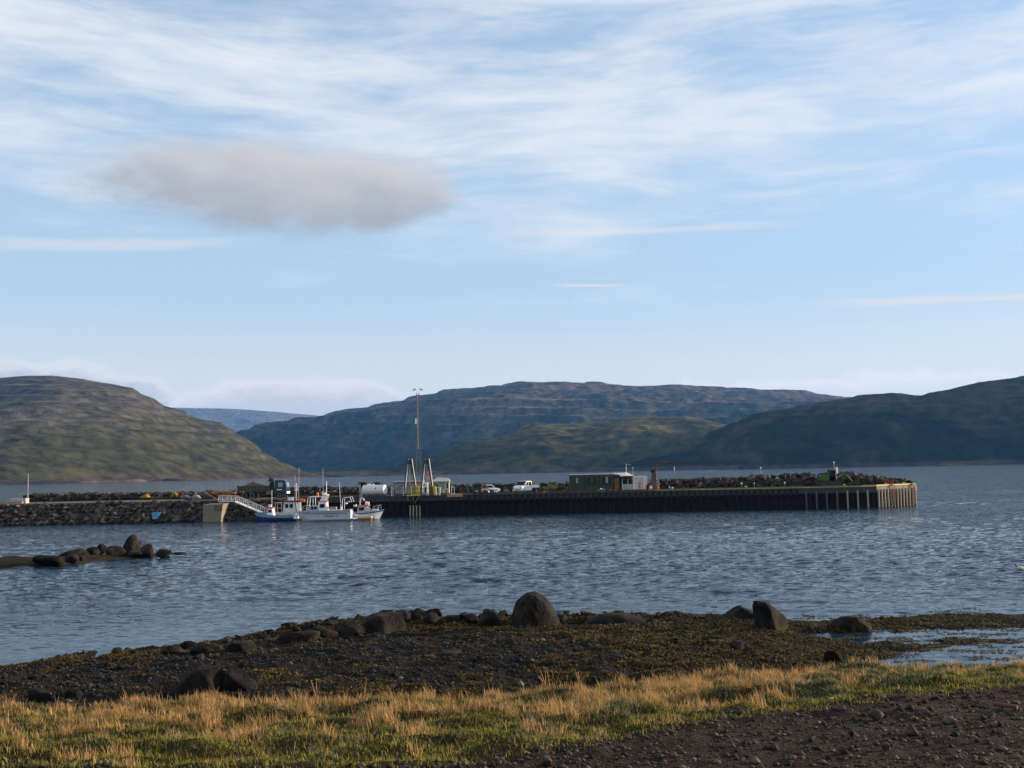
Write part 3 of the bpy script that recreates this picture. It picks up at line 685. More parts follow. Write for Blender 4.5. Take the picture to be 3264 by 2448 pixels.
# gravel as stuff: thousands of small octahedral pebbles joined
def gravel(name, label, pts, sizes, cols, m):
    n = len(pts)
    base = np.array([(1, 0, 0), (-1, 0, 0), (0, 1, 0), (0, -1, 0), (0, 0, 1), (0, 0, -1)], float)
    tri = np.array([(0, 2, 4), (2, 1, 4), (1, 3, 4), (3, 0, 4), (2, 0, 5), (1, 2, 5), (3, 1, 5), (0, 3, 5)])
    j = base[None]*(0.6+0.8*rng.random((n, 6, 1)))
    a = rng.random(n)*6.28; ca, sa = np.cos(a)[:, None], np.sin(a)[:, None]
    V = np.stack([j[..., 0]*ca-j[..., 1]*sa, j[..., 0]*sa+j[..., 1]*ca, j[..., 2]*.75+0.25*rng.normal(size=(n, 6))*0.4], -1)*sizes[:, None, None]+pts[:, None]
    P = (tri[None]+6*np.arange(n)[:, None, None]).reshape(-1, 3)
    C = np.repeat(cols, 6, 0)
    tag(np_mesh(name, V.reshape(-1, 3), P, m, colr=C), label, kind='stuff')
pm = vmat('pebbles', .85, 30, .3, 0, spec=.08)
n = 17000
x = rng.uniform(-22, 20, n*3); bt = np.interp(x, BTl[:, 0], BTl[:, 1]); sh = np.interp(x, SHl[:, 0], SHl[:, 1]); y = bt+1.2+rng.random(n*3)*(sh-bt-.8)
k = (weedmask(x, y) < .45) & (gz(x, y) > .01); x, y = x[k][:n], y[k][:n]
s = np.clip(rng.lognormal(-3.25, .45, len(x)), .015, .13)
g_ = np.where(rng.random(len(x)) < .02, .11, .010+.032*rng.random(len(x)))
gravel('beach_gravel', 'grey shingle of the beach', np.stack([x, y, gz(x, y)+s*.2], -1), s, g_[:, None]*np.array([[1, .92, .82]]), pm)
n = 26000
x = rng.uniform(-10, 13, n*3); rb = np.interp(x, RBl[:, 0], RBl[:, 1]); y = 14+rng.random(n*3)*(rb+.2-14); k = y > 14; x, y = x[k][:n], y[k][:n]
s = np.clip(rng.lognormal(-4.15, .65, len(x)), .007, .09)
g_ = .018+.10*rng.random(len(x))**2
gravel('lot_gravel', 'loose gravel on the dirt lot', np.stack([x, y, gz(x, y)+s*.2], -1), s, g_[:, None]*np.array([[1.15, .88, .70]]), pm)
# seaweed fronds
def fronds():
    n = 50000
    x = rng.uniform(-22, 23, n*4); bt = np.interp(x, BTl[:, 0], BTl[:, 1]); sh = np.interp(x, SHl[:, 0], SHl[:, 1]); y = bt+1.5+rng.random(n*4)*(sh-bt-1.2+2.5*(x > 9))
    z = gz(x, y); fl_ = (z < .02) & (x > 5) & (y < 52) & (fbm(x/1.9, y/.8, 4, 83) > .02+.12*rng.random(len(x))); z = np.where(fl_, np.maximum(z, .012), z)
    k = ((weedmask(x, y) > .3+.4*rng.random(len(x))) & (z > -.05)) | fl_; x, y, z = x[k][:n], y[k][:n], z[k][:n]; n = len(x)
    L = rng.uniform(.06, .2, n); wd = rng.uniform(.02, .05, n); a = rng.random(n)*6.28
    d = np.stack([np.cos(a), np.sin(a)], -1); pr = np.stack([-d[:, 1], d[:, 0]], -1); hgt = np.where(z < .02, .012, rng.uniform(.015, .075, n))
    c0 = np.stack([x, y], -1)
    def pt(u, w_, h_): return np.concatenate([c0+d*(u*L)[:, None]+pr*(w_*wd)[:, None], (z+h_)[:, None]], 1)
    V = np.stack([pt(-.5, -1, 0), pt(-.5, 1, 0), pt(.0, -1, hgt), pt(.0, 1, hgt*.9), pt(.6, 0, -.01)], 1)
    tri = np.array([(0, 1, 3), (0, 3, 2), (2, 3, 4)]); P = (tri[None]+5*np.arange(n)[:, None, None]).reshape(-1, 3)
    t = np.clip(.38+1.1*fbm(x/1.2, y/.9, 4, 81)+.3*rng.normal(size=n), 0, 1)[:, None]
    rgt = sstep(x, 2, 10)[:, None]
    cA = np.array((.018, .013, .005)); cB = np.array((.14, .082, .010))*(1-rgt)+np.array((.085, .062, .014))*rgt
    C = np.repeat(cA*(1-t)+cB*t, 5, 0)
    tag(np_mesh('seaweed', V.reshape(-1, 3), P, vmat('seaweed', .7, 9, .3, 0, spec=.12), colr=C), 'brown and yellow bladder wrack covering the beach', kind='stuff')
fronds()
# grass
def grass(name, label, n, kind):
    x = rng.uniform(-24, 22, n*5); rb = np.interp(x, RBl[:, 0], RBl[:, 1]); bt = np.interp(x, BTl[:, 0], BTl[:, 1])
    q = rng.random(n*5); y = rb-.45+q*(bt-rb+1.45)
    nz = fbm(x/1.6, y/.8, 4, 91); n2 = fbm(x/.45, y/.35, 3, 92)
    dry = sstep(.62*q+.06+1.15*nz+.45*n2+.22*np.exp(-((x-3.5)/3.2)**2)-.16*np.exp(-((x-9)/4.5)**2)*1.0-.10*np.exp(-((x+1)/3)**2), .34, .80)
    edge = sstep(y+1.1*fbm(x/.8, y/.8, 4, 71), rb-.35, rb+.45)
    r = rng.random(n*5)
    if kind == 'dry': k = ((.10+.90*dry)*(.45+.9*(n2+.3))*edge > r) & (y > 13)
    elif kind == 'green': k = ((1-.8*dry)*(.55+.9*(n2+.3))*(0.25+.75*edge) > r) & (y > 13)
    else: k = (sstep(fbm(x/1.4, y/.8, 4, 95)+.15*sstep(x, 4, 7), -.02, .25)*(.3+.7*sstep(x, -6, 0)) > r) & (q > .12)
    x, y, dry, n2, nz = x[k][:n], y[k][:n], dry[k][:n], n2[k][:n], nz[k][:n]; n = len(x); z = gz(x, y)-.015
    if kind == 'dry': H = rng.uniform(.10, .30, n)*(.45+.65*dry)*(1+.9*n2+.6*nz)*(1+.55*(rng.random(n) < .06))*(1+.5*sstep(fbm(x/.7, y/.5, 2, 97), .1, .4)); wd = rng.uniform(.004, .0085, n); lean = .35
    elif kind == 'green': H = rng.uniform(.05, .17, n)*(1+.5*n2); wd = rng.uniform(.005, .010, n); lean = .6
    else: H = rng.uniform(.06, .22, n); wd = rng.uniform(.010, .024, n); lean = .9
    H = np.clip(H*.72, .03, .5)
    a = rng.random(n)*6.28; pr = np.stack([np.cos(a), np.sin(a)], -1)
    l = rng.normal(0, lean, (n, 2))*H[:, None]*.6+np.array([[-.10, .0]])*H[:, None]
    c0 = np.stack([x, y], -1)
    def pt(s, w_, h_): return np.concatenate([c0+l*s+pr*(w_*wd)[:, None], (z+H*h_)[:, None]], 1)
    V = np.stack([pt(0, -1, 0), pt(0, 1, 0), pt(.35, -.9, .6), pt(.35, .9, .6), pt(1, 0, 1)], 1)
    tri = np.array([(0, 1, 3), (0, 3, 2), (2, 3, 4)]); P = (tri[None]+5*np.arange(n)[:, None, None]).reshape(-1, 3)
    t = rng.random(n)[:, None]; g2 = np.clip(.5+nz, 0, 1)[:, None]
    if kind == 'dry': C = (np.array((.20, .12, .048))*(1-t)+np.array((.54, .35, .15))*t)*(.75+.5*g2)
    elif kind == 'green': C = (np.array((.065, .080, .013))*(1-t)+np.array((.34, .30, .055))*t)*(.7+.6*g2)
    else: C = np.array((.04, .06, .022))*(1-t)+np.array((.20, .19, .12))*t
    C = np.repeat(C, 5, 0)
    m = 'blades_'+kind
    if m not in _m:
        mm = vmat(m, .7, 5, .2, 0, spec=.08)
        p = mm.node_tree.nodes['Principled BSDF']
        tr = mm.node_tree.nodes.new('ShaderNodeBsdfTranslucent'); mx = mm.node_tree.nodes.new('ShaderNodeMixShader'); mx.inputs[0].default_value = .35
        mm.node_tree.links.new(p.inputs['Base Color'].links[0].from_socket, tr.inputs[0])
        mm.node_tree.links.new(p.outputs[0], mx.inputs[1]); mm.node_tree.links.new(tr.outputs[0], mx.inputs[2])
        mm.node_tree.links.new(mx.outputs[0], mm.node_tree.nodes['Material Output'].inputs[0])
    tag(np_mesh(name, V.reshape(-1, 3), P, _m[m], colr=C), label, kind='stuff')
grass('dry_grass', 'tall dry tan grass along the top of the bank', 95000, 'dry')
grass('green_grass', 'short green grass between the lot and the bank', 115000, 'green')
grass('leafy_weeds', 'grey green leafy weeds among the grass', 38000, 'weed')
def lone(px, py, label, h=.5):
    b = onz(px, py, 1.75); m = MB()
    z = float(gz(b[0], b[1]))
    for i in range(5):
        a = random.uniform(-.35, .35); q = random.uniform(-.05, .05)
        m.cyl((q, 0, 0), (q+a*h*.5, 0, h*.6), .006, n=3); m.cyl((q+a*h*.5, 0, h*.6), (q+a*h, 0, h*random.uniform(.85, 1.1)), .010, .003, n=3)
    o = m.build('grass_tuft', _m['blades_dry']) if False else m.build('grass_tuft', mat('tall_straw', (.34, .20, .09), .7)); o.location = (b[0], b[1], z)
    tag(o, label, 'grass tuft')
lone(1010, 2245, 'tall bent straws standing above the grass left of centre', .62)
lone(1742, 2215, 'tall straws standing above the bank at centre', .60)
lone(1760, 2205, 'second clump of tall straws just right of centre', .55)
lone(1845, 2205, 'lone seed-head straws in front of the small pool', .6)
# a yellow flower and a weathered log
b = onz(2653, 2243, 2.3); fl = empty('flower', (b[0], b[1], float(gz(b[0], b[1])))); tag(fl, 'single small yellow flower at the edge of the grass', 'flower')
MB().cyl((0, 0, 0), (0, 0, .12), .005, n=4).build('stem', mat('stem', (.06, .10, .02)), fl)
MB().sphere((0, 0, .135), (.035, .035, .02), 8, 4).build('blossom', mat('yellow_petals', (.8, .5, .02), .6), fl)
a_ = onz(3168, 2243, 2.5); b_ = onz(3243, 2254, 2.5)
lg = MB().cyl(a_, b_, .045, .04, n=9).build('log', mat('red_brown_log', (.11, .04, .03), .8, bump=.01)); tag(lg, 'short reddish brown log lying at the right edge of the dirt lot', 'log')
# islet on the left with its own rocks
def islet():
    c = [(-700, 1832), (-300, 1826), (0, 1812), (180, 1804), (280, 1792), (470, 1776), (560, 1768), (600, 1764)]
    a = np.array([onz(p[0], p[1], 0)[:2] for p in c]); xs = np.linspace(a[0, 0], a[-1, 0], 260); yb = np.interp(xs, a[:, 0], a[:, 1])
    s = np.linspace(-.3, 1.25, 40); SS, XX = np.meshgrid(s, xs, indexing='ij'); wd = 6.5*np.clip((xs[-1]-xs)/8, .06, 1)**.6
    yy = yb[None]+SS*wd[None]
    zz = -.12+.60*np.sin(np.pi*np.clip(SS, 0, 1))**.7*np.clip(wd/6, .2, 1)[None]+.10*fbm(XX/1.2, yy/1.2, 4, 44)-.5*(SS < 0)*(-SS)-.8*np.clip(SS-1, 0, 1)+.25*(1-sstep(XX, -48, -36))*np.sin(np.pi*np.clip(SS, 0, 1))
    V = np.stack([XX, yy, zz], -1).reshape(-1, 3); idx = np.arange(len(V)).reshape(XX.shape)
    P = np.stack([idx[:-1, :-1], idx[:-1, 1:], idx[1:, 1:], idx[1:, :-1]], -1).reshape(-1, 4)
    C = np.array((.022, .018, .006))[None, None]*(1+.8*fbm(XX/.7, yy/.7, 4, 46))[..., None]
    tag(np_mesh('islet', V, P, vmat('shore_ground'), colr=np.clip(C, .01, 1).reshape(-1, 3), smooth=True), 'low weed-covered reef in the water on the left', kind='structure')
islet()
for i, (a, b, c, d, lb) in enumerate([
    (374, 442, 1704, 1772, 'tallest rock of the reef, a leaning peak'), (329, 392, 1740, 1779, 'dark block left of the tallest reef rock'),
    (445, 484, 1733, 1773, 'upright rock right of the tallest reef rock'), (262, 312, 1742, 1770, 'rock with a flat top behind the reef, fourth from its tip'),
    (297, 336, 1734, 1766, 'small raised rock left of the dark block on the reef'), (172, 272, 1749, 1775, 'long rounded rock in the middle of the reef'),
    (85, 190, 1767, 1804, 'big dark rounded rock near the left end of the reef'), (196, 246, 1764, 1795, 'sunlit grey rock in front of the long rounded reef rock'),
    (240, 266, 1771, 1790, 'small sunlit stone beside the grey reef rock'), (492, 545, 1750, 1773, 'low rock right of the upright reef rock'),
    (392, 450, 1755, 1776, 'low stones at the foot of the tallest reef rock'), (548, 592, 1760, 1769, 'last flat stone at the tip of the reef'), (-20, 70, 1772, 1795, 'weedy hump of rock at the left edge of the picture')]):
    pl = [(-.8, -.1, .62, .55), (.93, -.2, .3, .55), (0, -1, .2, .8), (0, 1, .2, .8), (0, 0, -1, .8), (.2, 0, 1, .85)] if i == 0 else None
    place_rock(a, b, c, d, lb, 300+i, .1, .8, pl, m=islemat, rough=.08, facets=10, soft=11, sub=3)
# ------------------------------------------------------------------ harbour
QZ = 3.45
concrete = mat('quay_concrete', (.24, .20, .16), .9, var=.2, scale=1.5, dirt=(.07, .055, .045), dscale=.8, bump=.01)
capconc = mat('shaded_cap_concrete', (.042, .042, .042), .9, var=.2, scale=2, dirt=(.02, .018, .016), dscale=1.4, damt=.7)  # cap colour darkened for its shade; the sunlit end takes the paler concrete
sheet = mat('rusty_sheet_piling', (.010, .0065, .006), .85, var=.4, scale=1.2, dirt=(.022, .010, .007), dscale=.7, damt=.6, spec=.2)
rubber = mat('black_rubber', (.012, .012, .012), .8, var=.2)
timber = mat('weathered_timber', (.30, .26, .20), .9, var=.25, scale=2.5, dirt=(.12, .09, .06))
greyt = mat('grey_timber', (.075, .078, .078), .9, var=.25, scale=2.5)
yellow = mat('yellow_paint', (.50, .40, .03), .5, var=.12, scale=3, dirt=(.25, .17, .03))
shadey = mat('shaded_yellow_paint', (.16, .15, .02), .7, var=.25, scale=2, dirt=(.07, .065, .02))  # kerb yellow darkened to paint in the shade before the quay bend
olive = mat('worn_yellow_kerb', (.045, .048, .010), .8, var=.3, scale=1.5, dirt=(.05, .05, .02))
white = mat('white_paint', (.78, .78, .76), .45, var=.05, dirt=(.5, .47, .42), damt=.3)
greyp = mat('grey_paint', (.27, .28, .30), .6, var=.12, dirt=(.15, .13, .11), damt=.4)
steel = mat('galvanised_steel', (.42, .44, .46), .45, .5, var=.15)
dark = mat('dark_steel', (.03, .03, .033), .6, var=.2)
rust = mat('rust', (.11, .045, .025), .85, var=.4, scale=4, dirt=(.08, .03, .015))
orange = mat('orange_paint', (.50, .11, .02), .5, var=.1)
redp = mat('red_paint', (.10, .012, .012), .55, var=.15)
glass = mat('dark_glass', (.010, .012, .015), .2, var=.1, spec=.12)
paleglass = mat('pale_glass', (.20, .27, .33), .15, var=.1, spec=.3)
gravelm = mat('quay_gravel', (.075, .060, .046), .95, var=.3, scale=.6, bump=.02)

F0 = [onz(905, 1652, 0), onz(1222, 1645, 0), onz(2650, 1621, 0), onz(2752, 1618.5, 0)]
D0 = F0[-1]; E0 = D0+np.array([2.6, .75, 0]); G0 = E0+np.array([9.6, 7.4, 0])
front = [np.array([p[0], p[1]]) for p in F0]+[E0[:2], G0[:2]]
front[1] = front[0]+(front[3]-front[0])*((front[1][0]-front[0][0])/(front[3][0]-front[0][0]))
front[2] = front[0]+(front[3]-front[0])*((front[2][0]-front[0][0])/(front[3][0]-front[0][0]))
def fy(x):
    return float(np.interp(x, [p[0] for p in front], [p[1] for p in front]))
quay = empty('quay', (0, 0, 0)); tag(quay, 'long dark quay with rusty sheet piling, concrete cap and yellow kerb', 'quay')
# deck slab and body
back = 186.0
prof = [(p[0], p[1]) for p in front]+[(front[-1][0]-2, back), (front[0][0], back)]
def slab(name, poly, z0, z1, m, parent):
    b = MB(); n = len(poly); vs = [(x, y, z0) for x, y in poly]+[(x, y, z1) for x, y in poly]
    b.add(vs, [(i, (i+1) % n, n+(i+1) % n, n+i) for i in range(n)]+[tuple(range(n-1, -1, -1)), tuple(range(n, 2*n))])
    return b.build(name, m, parent)
inner = [(x, y+.45) for x, y in prof[:-2]]+prof[-2:]
inner[-3] = (inner[-3][0]-.5, inner[-3][1]+.1)
slab('deck', inner, -1.0, QZ-.06, gravelm, quay)
# walk along the front
def along(step, start=0.0, end=None):
    pts = []; L = 0.0; seg = []
    for a, b in zip(front[:-1], front[1:]):
        seg.append((a, b, np.linalg.norm(b-a)))
    tot = sum(s[2] for s in seg); end = tot if end is None else end
    d = start
    while d < end:
        q = d
        for a, b, l in seg:
            if q <= l: t = (b-a)/l; pts.append((a+t*q, t, d)); break
            q -= l
        d += step
    return pts, tot
pts, TOT = along(.12)
V = []; 
for p, t, d in pts:
    nrm = np.array([t[1], -t[0]])
    k = (d % 1.2)/1.2
    off = .30*(1 if k < .34 else (1-(k-.34)/.13) if k < .47 else 0 if k < .87 else (k-.87)/.13)
    q = p+nrm*(-.30+off*.8)
    V.append((q, ))
vs = []; fs = []
for i, (q,) in enumerate(V): vs += [(q[0], q[1], -1.2), (q[0], q[1], 2.5)]
fs = [(2*i, 2*i+2, 2*i+3, 2*i+1) for i in range(len(V)-1)]
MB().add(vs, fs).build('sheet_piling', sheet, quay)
# cap in cast sections
segs = [(front[0], front[3]), (front[3], front[4]), (front[4], front[5])]
for a, b in segs:
    L = np.linalg.norm(b-a); n = max(1, round(L/9.0)); t = (b-a)/L; ang = math.atan2(t[1], t[0])
    for i in range(n):
        c = a+t*(L*(i+.5)/n); nb = np.array([-t[1], t[0]])
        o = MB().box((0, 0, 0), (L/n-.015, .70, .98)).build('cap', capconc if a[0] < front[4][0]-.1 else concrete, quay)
        o.location = (c[0]+nb[0]*.33, c[1]+nb[1]*.33, QZ-.49); o.rotation_euler = (0, 0, ang)
        o2 = MB().box((0, 0, 0), (L/n-.35, .24, .20), ).build('kerb_beam', shadey if c[0] > aty(2150, 1560, 170)[0] else olive, quay)
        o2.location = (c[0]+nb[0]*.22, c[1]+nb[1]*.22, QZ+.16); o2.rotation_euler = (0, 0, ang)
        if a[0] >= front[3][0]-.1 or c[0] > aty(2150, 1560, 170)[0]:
            o2.data.materials[0] = yellow if a[0] >= front[3][0]-.1 else shadey
# fenders: vertical posts
fd = MB().box((0, -.13, 1.35), (.26, .26, 3.2)).build('fender', greyt, quay, bevel=.02)
fl_ = MB().box((0, -.13, 1.35), (.22, .26, 3.2)).build('fender', timber, quay, bevel=.02)
fdark = MB().box((0, -.09, 2.75), (.42, .18, 1.1)).build('fender', rubber, quay)
protos = [fd, fl_, fdark]; first = {id(fd): True, id(fl_): True, id(fdark): True}
xs0 = aty(2560, 1600, 169)[0]
def put(pr, p, t):
    o = pr if first.pop(id(pr), False) else pr.copy()
    if o is not pr: col.objects.link(o)
    o.location = (p[0], p[1], 0); o.rotation_euler = (0, 0, math.atan2(t[1], t[0])); return o
for p, t, d in along(1.69, 1.0)[0]:
    if p[0] < xs0: continue
    if p[0] > front[4][0]-.2: continue
    put(fd if p[0] < front[3][0]-3 else fl_, p, t)
Lb = sum(np.linalg.norm(b-a) for a, b in zip(front[:4], front[1:5]))
for p, t, d in along(.92, Lb+.3)[0]: put(fl_, p, t)
xd0 = aty(1480, 1600, 171)[0]
for p, t, d in along(.99, .6)[0]:
    if xd0 < p[0] < xs0: put(fdark, p, t)
# red ladders
for px in (2829, 2921):
    x = aty(px, 1590, 176)[0]; i = next((k for k, (p, t, d) in enumerate(pts) if p[0] >= x), len(pts)-4); p, t, d = pts[i]
    m = MB()
    for s in (-.28, .28): m.cyl((s, -.34, .2), (s, -.34, 3.6), .05, n=6)
    lad = m.build('ladder', redp, quay); lad.location = (p[0], p[1], 0); lad.rotation_euler = (0, 0, math.atan2(t[1], t[0]))
    for k in range(11):
        r_ = MB().cyl((-.28, -.34, .4+k*.3), (.28, -.34, .4+k*.3), .035, n=5).build('rung', redp, lad)
    MB().box((0, -.1, 3.62), (.75, .5, .12)).build('top_plate', redp, lad)
# four pale piles and the jutting yellow-edged platform
for px in (1305, 1315, 1325.5, 1336):
    x = aty(px, 1630, 171)[0]
    MB().box((x, fy(x)-.40, .75), (.22, .22, 2.0)).build('rubbing_pile', timber, quay, bevel=.02)
def X_(px, y=172.0): return float(aty(px, 1570, y)[0])
plat = empty('loading_platform', (X_(1318), fy(X_(1318)), QZ)); tag(plat, 'small loading platform with a yellow edge jutting out of the quay under the hoist', 'platform')
MB().box((0, -.55, -.06), (2.3, 1.1, .14)).build('floor', greyp, plat)
MB().box((0, -1.14, .03), (2.4, .09, .16)).build('edge_beam', yellow, plat)
MB().cyl((1.1, -1.0, -.1), (.0, -.1, -1.35), .06, n=6).build('brace', timber, plat)
MB().cyl((-.5, -1.0, -.1), (-.5, -.1, -1.5), .06, n=6).build('brace', rust, plat)
for q in (-.95, -.1): MB().box((q, -.62, -.55), (.09, .09, .9)).build('hanger', greyp, plat)
bp = MB().box((0, 0, 0), (2.62, .16, .60)).build('fender_board', mat('pink_board', (.42, .22, .15), .8, var=.15, scale=4, dirt=(.25, .14, .09)), bevel=.02)
x = X_(1450); bp.location = (x, fy(x)-.30, QZ-.12); tag(bp, 'pinkish rust-coloured board hanging over the quay edge right of the hoists', 'board')
# bollards
def bollard(px, py, label, m=yellow, s=1.0, dy=.7):
    x = float(aty(px, py, 171)[0]); y = fy(x)+dy; e = empty('bollard', (x, y, QZ-.05)); tag(e, label, 'bollard')
    MB().cyl((0, 0, 0), (0, 0, .42*s), .14*s, .12*s, n=10).build('post', m, e, smooth=False)
    MB().cyl((-.24*s, 0, .44*s), (.24*s, 0, .44*s), .09*s, n=8).build('crossbar', m, e)
for px, py, lb, m in ((2381, 1553, 'yellow bollard on the kerb right of the davit, in front of the breakwater', yellow), (2692, 1550, 'yellow bollard on the kerb right of the excavator', yellow),
                      (2843, 1545, 'yellow bollard in front of the red box', yellow), (2923, 1541, 'yellow bollard at the tip of the quay', yellow),
                      (1566, 1566, 'orange bollard in front of the blue tub', orange), (1636, 1572, 'orange bollard on the kerb left of the pickup', orange),
                      (1745, 1564, 'orange bollard on the kerb right of the pickup', orange), (1948, 1560, 'small orange bollard left of the porch of the green building', orange),
                      (1966, 1565, 'orange bollard by the door of the green building', orange), (1296, 1573, 'yellow bollard at the left corner of the loading platform', yellow),
                      (2299, 1560, 'small red bollard on the kerb behind the yellow edge', redp), (2526, 1557, 'small red bollard halfway along the yellow kerb', redp)):
    bollard(px, py, lb, m, .75 if m in (redp, orange) else 1.0)
# ---- breakwater behind, and the causeway on the left
def hull_stone(seed):
    g = np.random.default_rng(seed); bm = bmesh.new()
    for i in range(13):
        v = g.normal(size=3); v /= np.linalg.norm(v); v = np.sign(v)*np.abs(v)**.75; bm.verts.new(v*np.array([.56, .46, .46])*g.uniform(.85, 1.1))
    bmesh.ops.convex_hull(bm, input=bm.verts)
    for v in [v for v in bm.verts if not v.link_faces]: bm.verts.remove(v)
    bmesh.ops.recalc_face_normals(bm, faces=bm.faces)
    me = bpy.data.meshes.new('stone'); bm.to_mesh(me); bm.free(); return me
stonem = rock_mat('armour_stone', (.026, .022, .019), (.090, .074, .060), None, .7, .05)
lightst = rock_mat('light_armour_stone', (.08, .066, .052), (.17, .14, .11), None, .8, .04)
SM = [hull_stone(500+i) for i in range(12)]; SL = []
for i in range(4):
    m_ = hull_stone(540+i); m_.materials.append(lightst); SL.append(m_)
for m_ in SM: m_.materials.append(stonem)
bw = empty('breakwater', (0, 184, 3)); tag(bw, 'long rubble breakwater of grey boulders behind the quay', 'breakwater')
crest_px = [(-300, 1590), (90, 1578), (110, 1572), (200, 1571), (330, 1570), (480, 1568), (640, 1567), (780, 1564), (950, 1552), (1000, 1549), (1080, 1552), (1150, 1553), (1290, 1549), (1450, 1545), (1500, 1540),
            (1560, 1540), (1620, 1541), (1700, 1541), (1800, 1536), (1900, 1534), (2000, 1532), (2080, 1530), (2120, 1524), (2170, 1527), (2300, 1521), (2380, 1520), (2410, 1513), (2470, 1512), (2560, 1507), (2600, 1508), (2680, 1506),
            (2720, 1504), (2770, 1512), (2810, 1519), (2850, 1524), (2875, 1527), (2890, 1535), (2905, 1542)]
YB = 187.5
ca = np.array([aty(p[0], p[1], YB)[[0, 2]] for p in crest_px])
def crest(x): return np.interp(x, ca[:, 0], ca[:, 1])
def stone_obj(me, loc, s, parent):
    o = bpy.data.objects.new('stone', me); col.objects.link(o); o.parent = parent
    o.matrix_parent_inverse = Matrix.Identity(4)
    pl = parent.location; o.location = (loc[0]-pl[0], loc[1]-pl[1], loc[2]-pl[2])
    o.scale = (s*rng.uniform(.85, 1.25), s*rng.uniform(.8, 1.1), s*rng.uniform(.75, 1.05)); o.rotation_euler = tuple(rng.uniform(-.5, .5, 2))+(rng.uniform(0, 6.28),)
    return o
def stone_soup(name, items, parent, m):
    vs = []; fs = []; b = 0
    for me, loc, s in items:
        v = np.array([p.co[:] for p in me.vertices]); a = rng.uniform(0, 6.28); Rm = np.array([[math.cos(a), -math.sin(a), 0], [math.sin(a), math.cos(a), 0], [0, 0, 1]])
        pl = np.array(parent.location[:]); v = v@Rm.T*s+np.array(loc)-pl; vs.append(v)
        fs += [[i+b for i in p.vertices] for p in me.polygons]; b += len(v)
    o = np_mesh(name, np.concatenate(vs), np.array(fs), m, parent); o['kind'] = 'stuff'; return o
x0, x1 = aty(92, 1580, YB)[0], aty(2893, 1535, YB)[0]
# core
xs = np.linspace(x0+.3, x1-.5, 200); core = []; 
vs = []; fs = []
for i, x in enumerate(xs):
    c = crest(x)-.75
    vs += [(x, 184.9, QZ-1), (x, 186.2, max(c-.1, QZ-.8)), (x, 189.5, max(c-.1, QZ-.8)), (x, 197, -1.5)]
for i in range(len(xs)-1):
    for j in range(3): fs.append((4*i+j, 4*i+4+j, 4*i+5+j, 4*i+1+j))
pl = bw.location; MB().add([(v[0]-pl[0], v[1]-pl[1], v[2]-pl[2]) for v in vs], fs).build('rubble_core', stonem, bw)
vis = []; rest = []
for x in np.arange(x0+.3, x1-.2, .80):
    c = crest(x); nrow = max(1, int(round((c-QZ+.2)/.62)))
    for r in range(nrow):
        z = c-.42-r*.62; y = 185.6-r*.28+(.5 if r == 0 else 0)
        big = x > aty(2380, 1530, YB)[0]
        s = rng.uniform(.82, 1.3)*(1.22 if big else 1)
        if big and rng.random() < .3: continue
        p = (x+rng.uniform(-.3, .3), y+rng.uniform(-.3, .3), z+rng.uniform(-.14, .10)); vis.append((p, s, r))
    for k in range(3): rest.append((SM[rng.integers(0, 12)], (x+rng.uniform(-.4, .4), 188.3+k*2.4, max(c-.5-k*1.6, -.5)), rng.uniform(1.0, 1.5)))
vis.sort(key=lambda q: (q[2], -q[1])); keep = vis[:298]; rest += [(SM[rng.integers(0, 12)], p, s) for p, s, r in vis[298:]]
print('breakwater stones', len(vis))
for p, s, r in keep:
    lt = rng.random() < (.16 if p[0] < 0 else .09)
    stone_obj((SL[rng.integers(0, 4)] if lt else SM[rng.integers(0, 12)]), p, s, bw)
stone_soup('rubble', rest, bw, stonem)
ystone = [hull_stone(560+i) for i in range(3)]
for m_ in ystone: m_.materials.append(mat('yellow_painted_stone', (.22, .11, .01), .8, var=.3))
for px, py, s in ((464, 1583, 1.4), (557, 1578, 1.3)):
    p = aty(px, py, 184.2); o = stone_obj(ystone[0 if px < 500 else 1], (p[0], 184.2, p[2]), s, bw); o['label'] = 'boulder painted yellow'
# causeway (road on the mound) and its rubble slope
road = slab('causeway_road', [(-260, 170.5), (X_(760, 172), 170.5), (X_(920, 172), 171.0), (X_(920, 172), 186), (-260, 186)], 0.5, 3.30, gravelm, None); tag(road, 'pale gravel road running out to the quay', kind='structure')
rev = empty('rubble_slope', (-60, 167, 1.5)); tag(rev, 'rubble slope of loose boulders below the road on the left', 'breakwater')
pl = rev.location
xa, xb = -190.0, X_(950, 168)
def toe(x): return np.interp(x, [-90, aty(0, 1675, 165)[0], aty(500, 1665, 165)[0], aty(750, 1660, 166)[0], xb], [163.5, 164.5, 165, 167.0, 168.5])
vs = []; fs = []; xs = np.linspace(xa, xb, 160)
for x in xs: vs += [(x-pl[0], toe(x)-1.5-pl[1], -1.2-pl[2]), (x-pl[0], toe(x)+.5-pl[1], -.15-pl[2]), (x-pl[0], 170.8-pl[1], 3.0-pl[2])]
for i in range(len(xs)-1):
    for j in range(2): fs.append((3*i+j, 3*i+3+j, 3*i+4+j, 3*i+1+j))
MB().add(vs, fs).build('rubble_core', stonem, rev)
vis = []
xl = aty(-40, 1630, 166)[0]
for x in np.arange(-130, xb, .86):
    t0 = toe(x)
    for r in range(6):
        q = (r+.5)/6; y = t0+.2+q*(170.9-t0-.2); z = q*3.25
        p = (x+rng.uniform(-.35, .35), y+rng.uniform(-.3, .3)-.15, z+rng.uniform(-.15, .12)); vis.append((p, rng.uniform(.7, 1.35), r))
ins = [v for v in vis if v[0][0] > xl]; out_ = [v for v in vis if v[0][0] <= xl]
rng.shuffle(ins); ins.sort(key=lambda v: -v[1]); print('slope stones', len(ins))
for p, s, r in ins[:299]:
    lt = rng.random() < .10
    stone_obj((SL[rng.integers(0, 4)] if lt else SM[rng.integers(0, 12)]), p, s, rev)
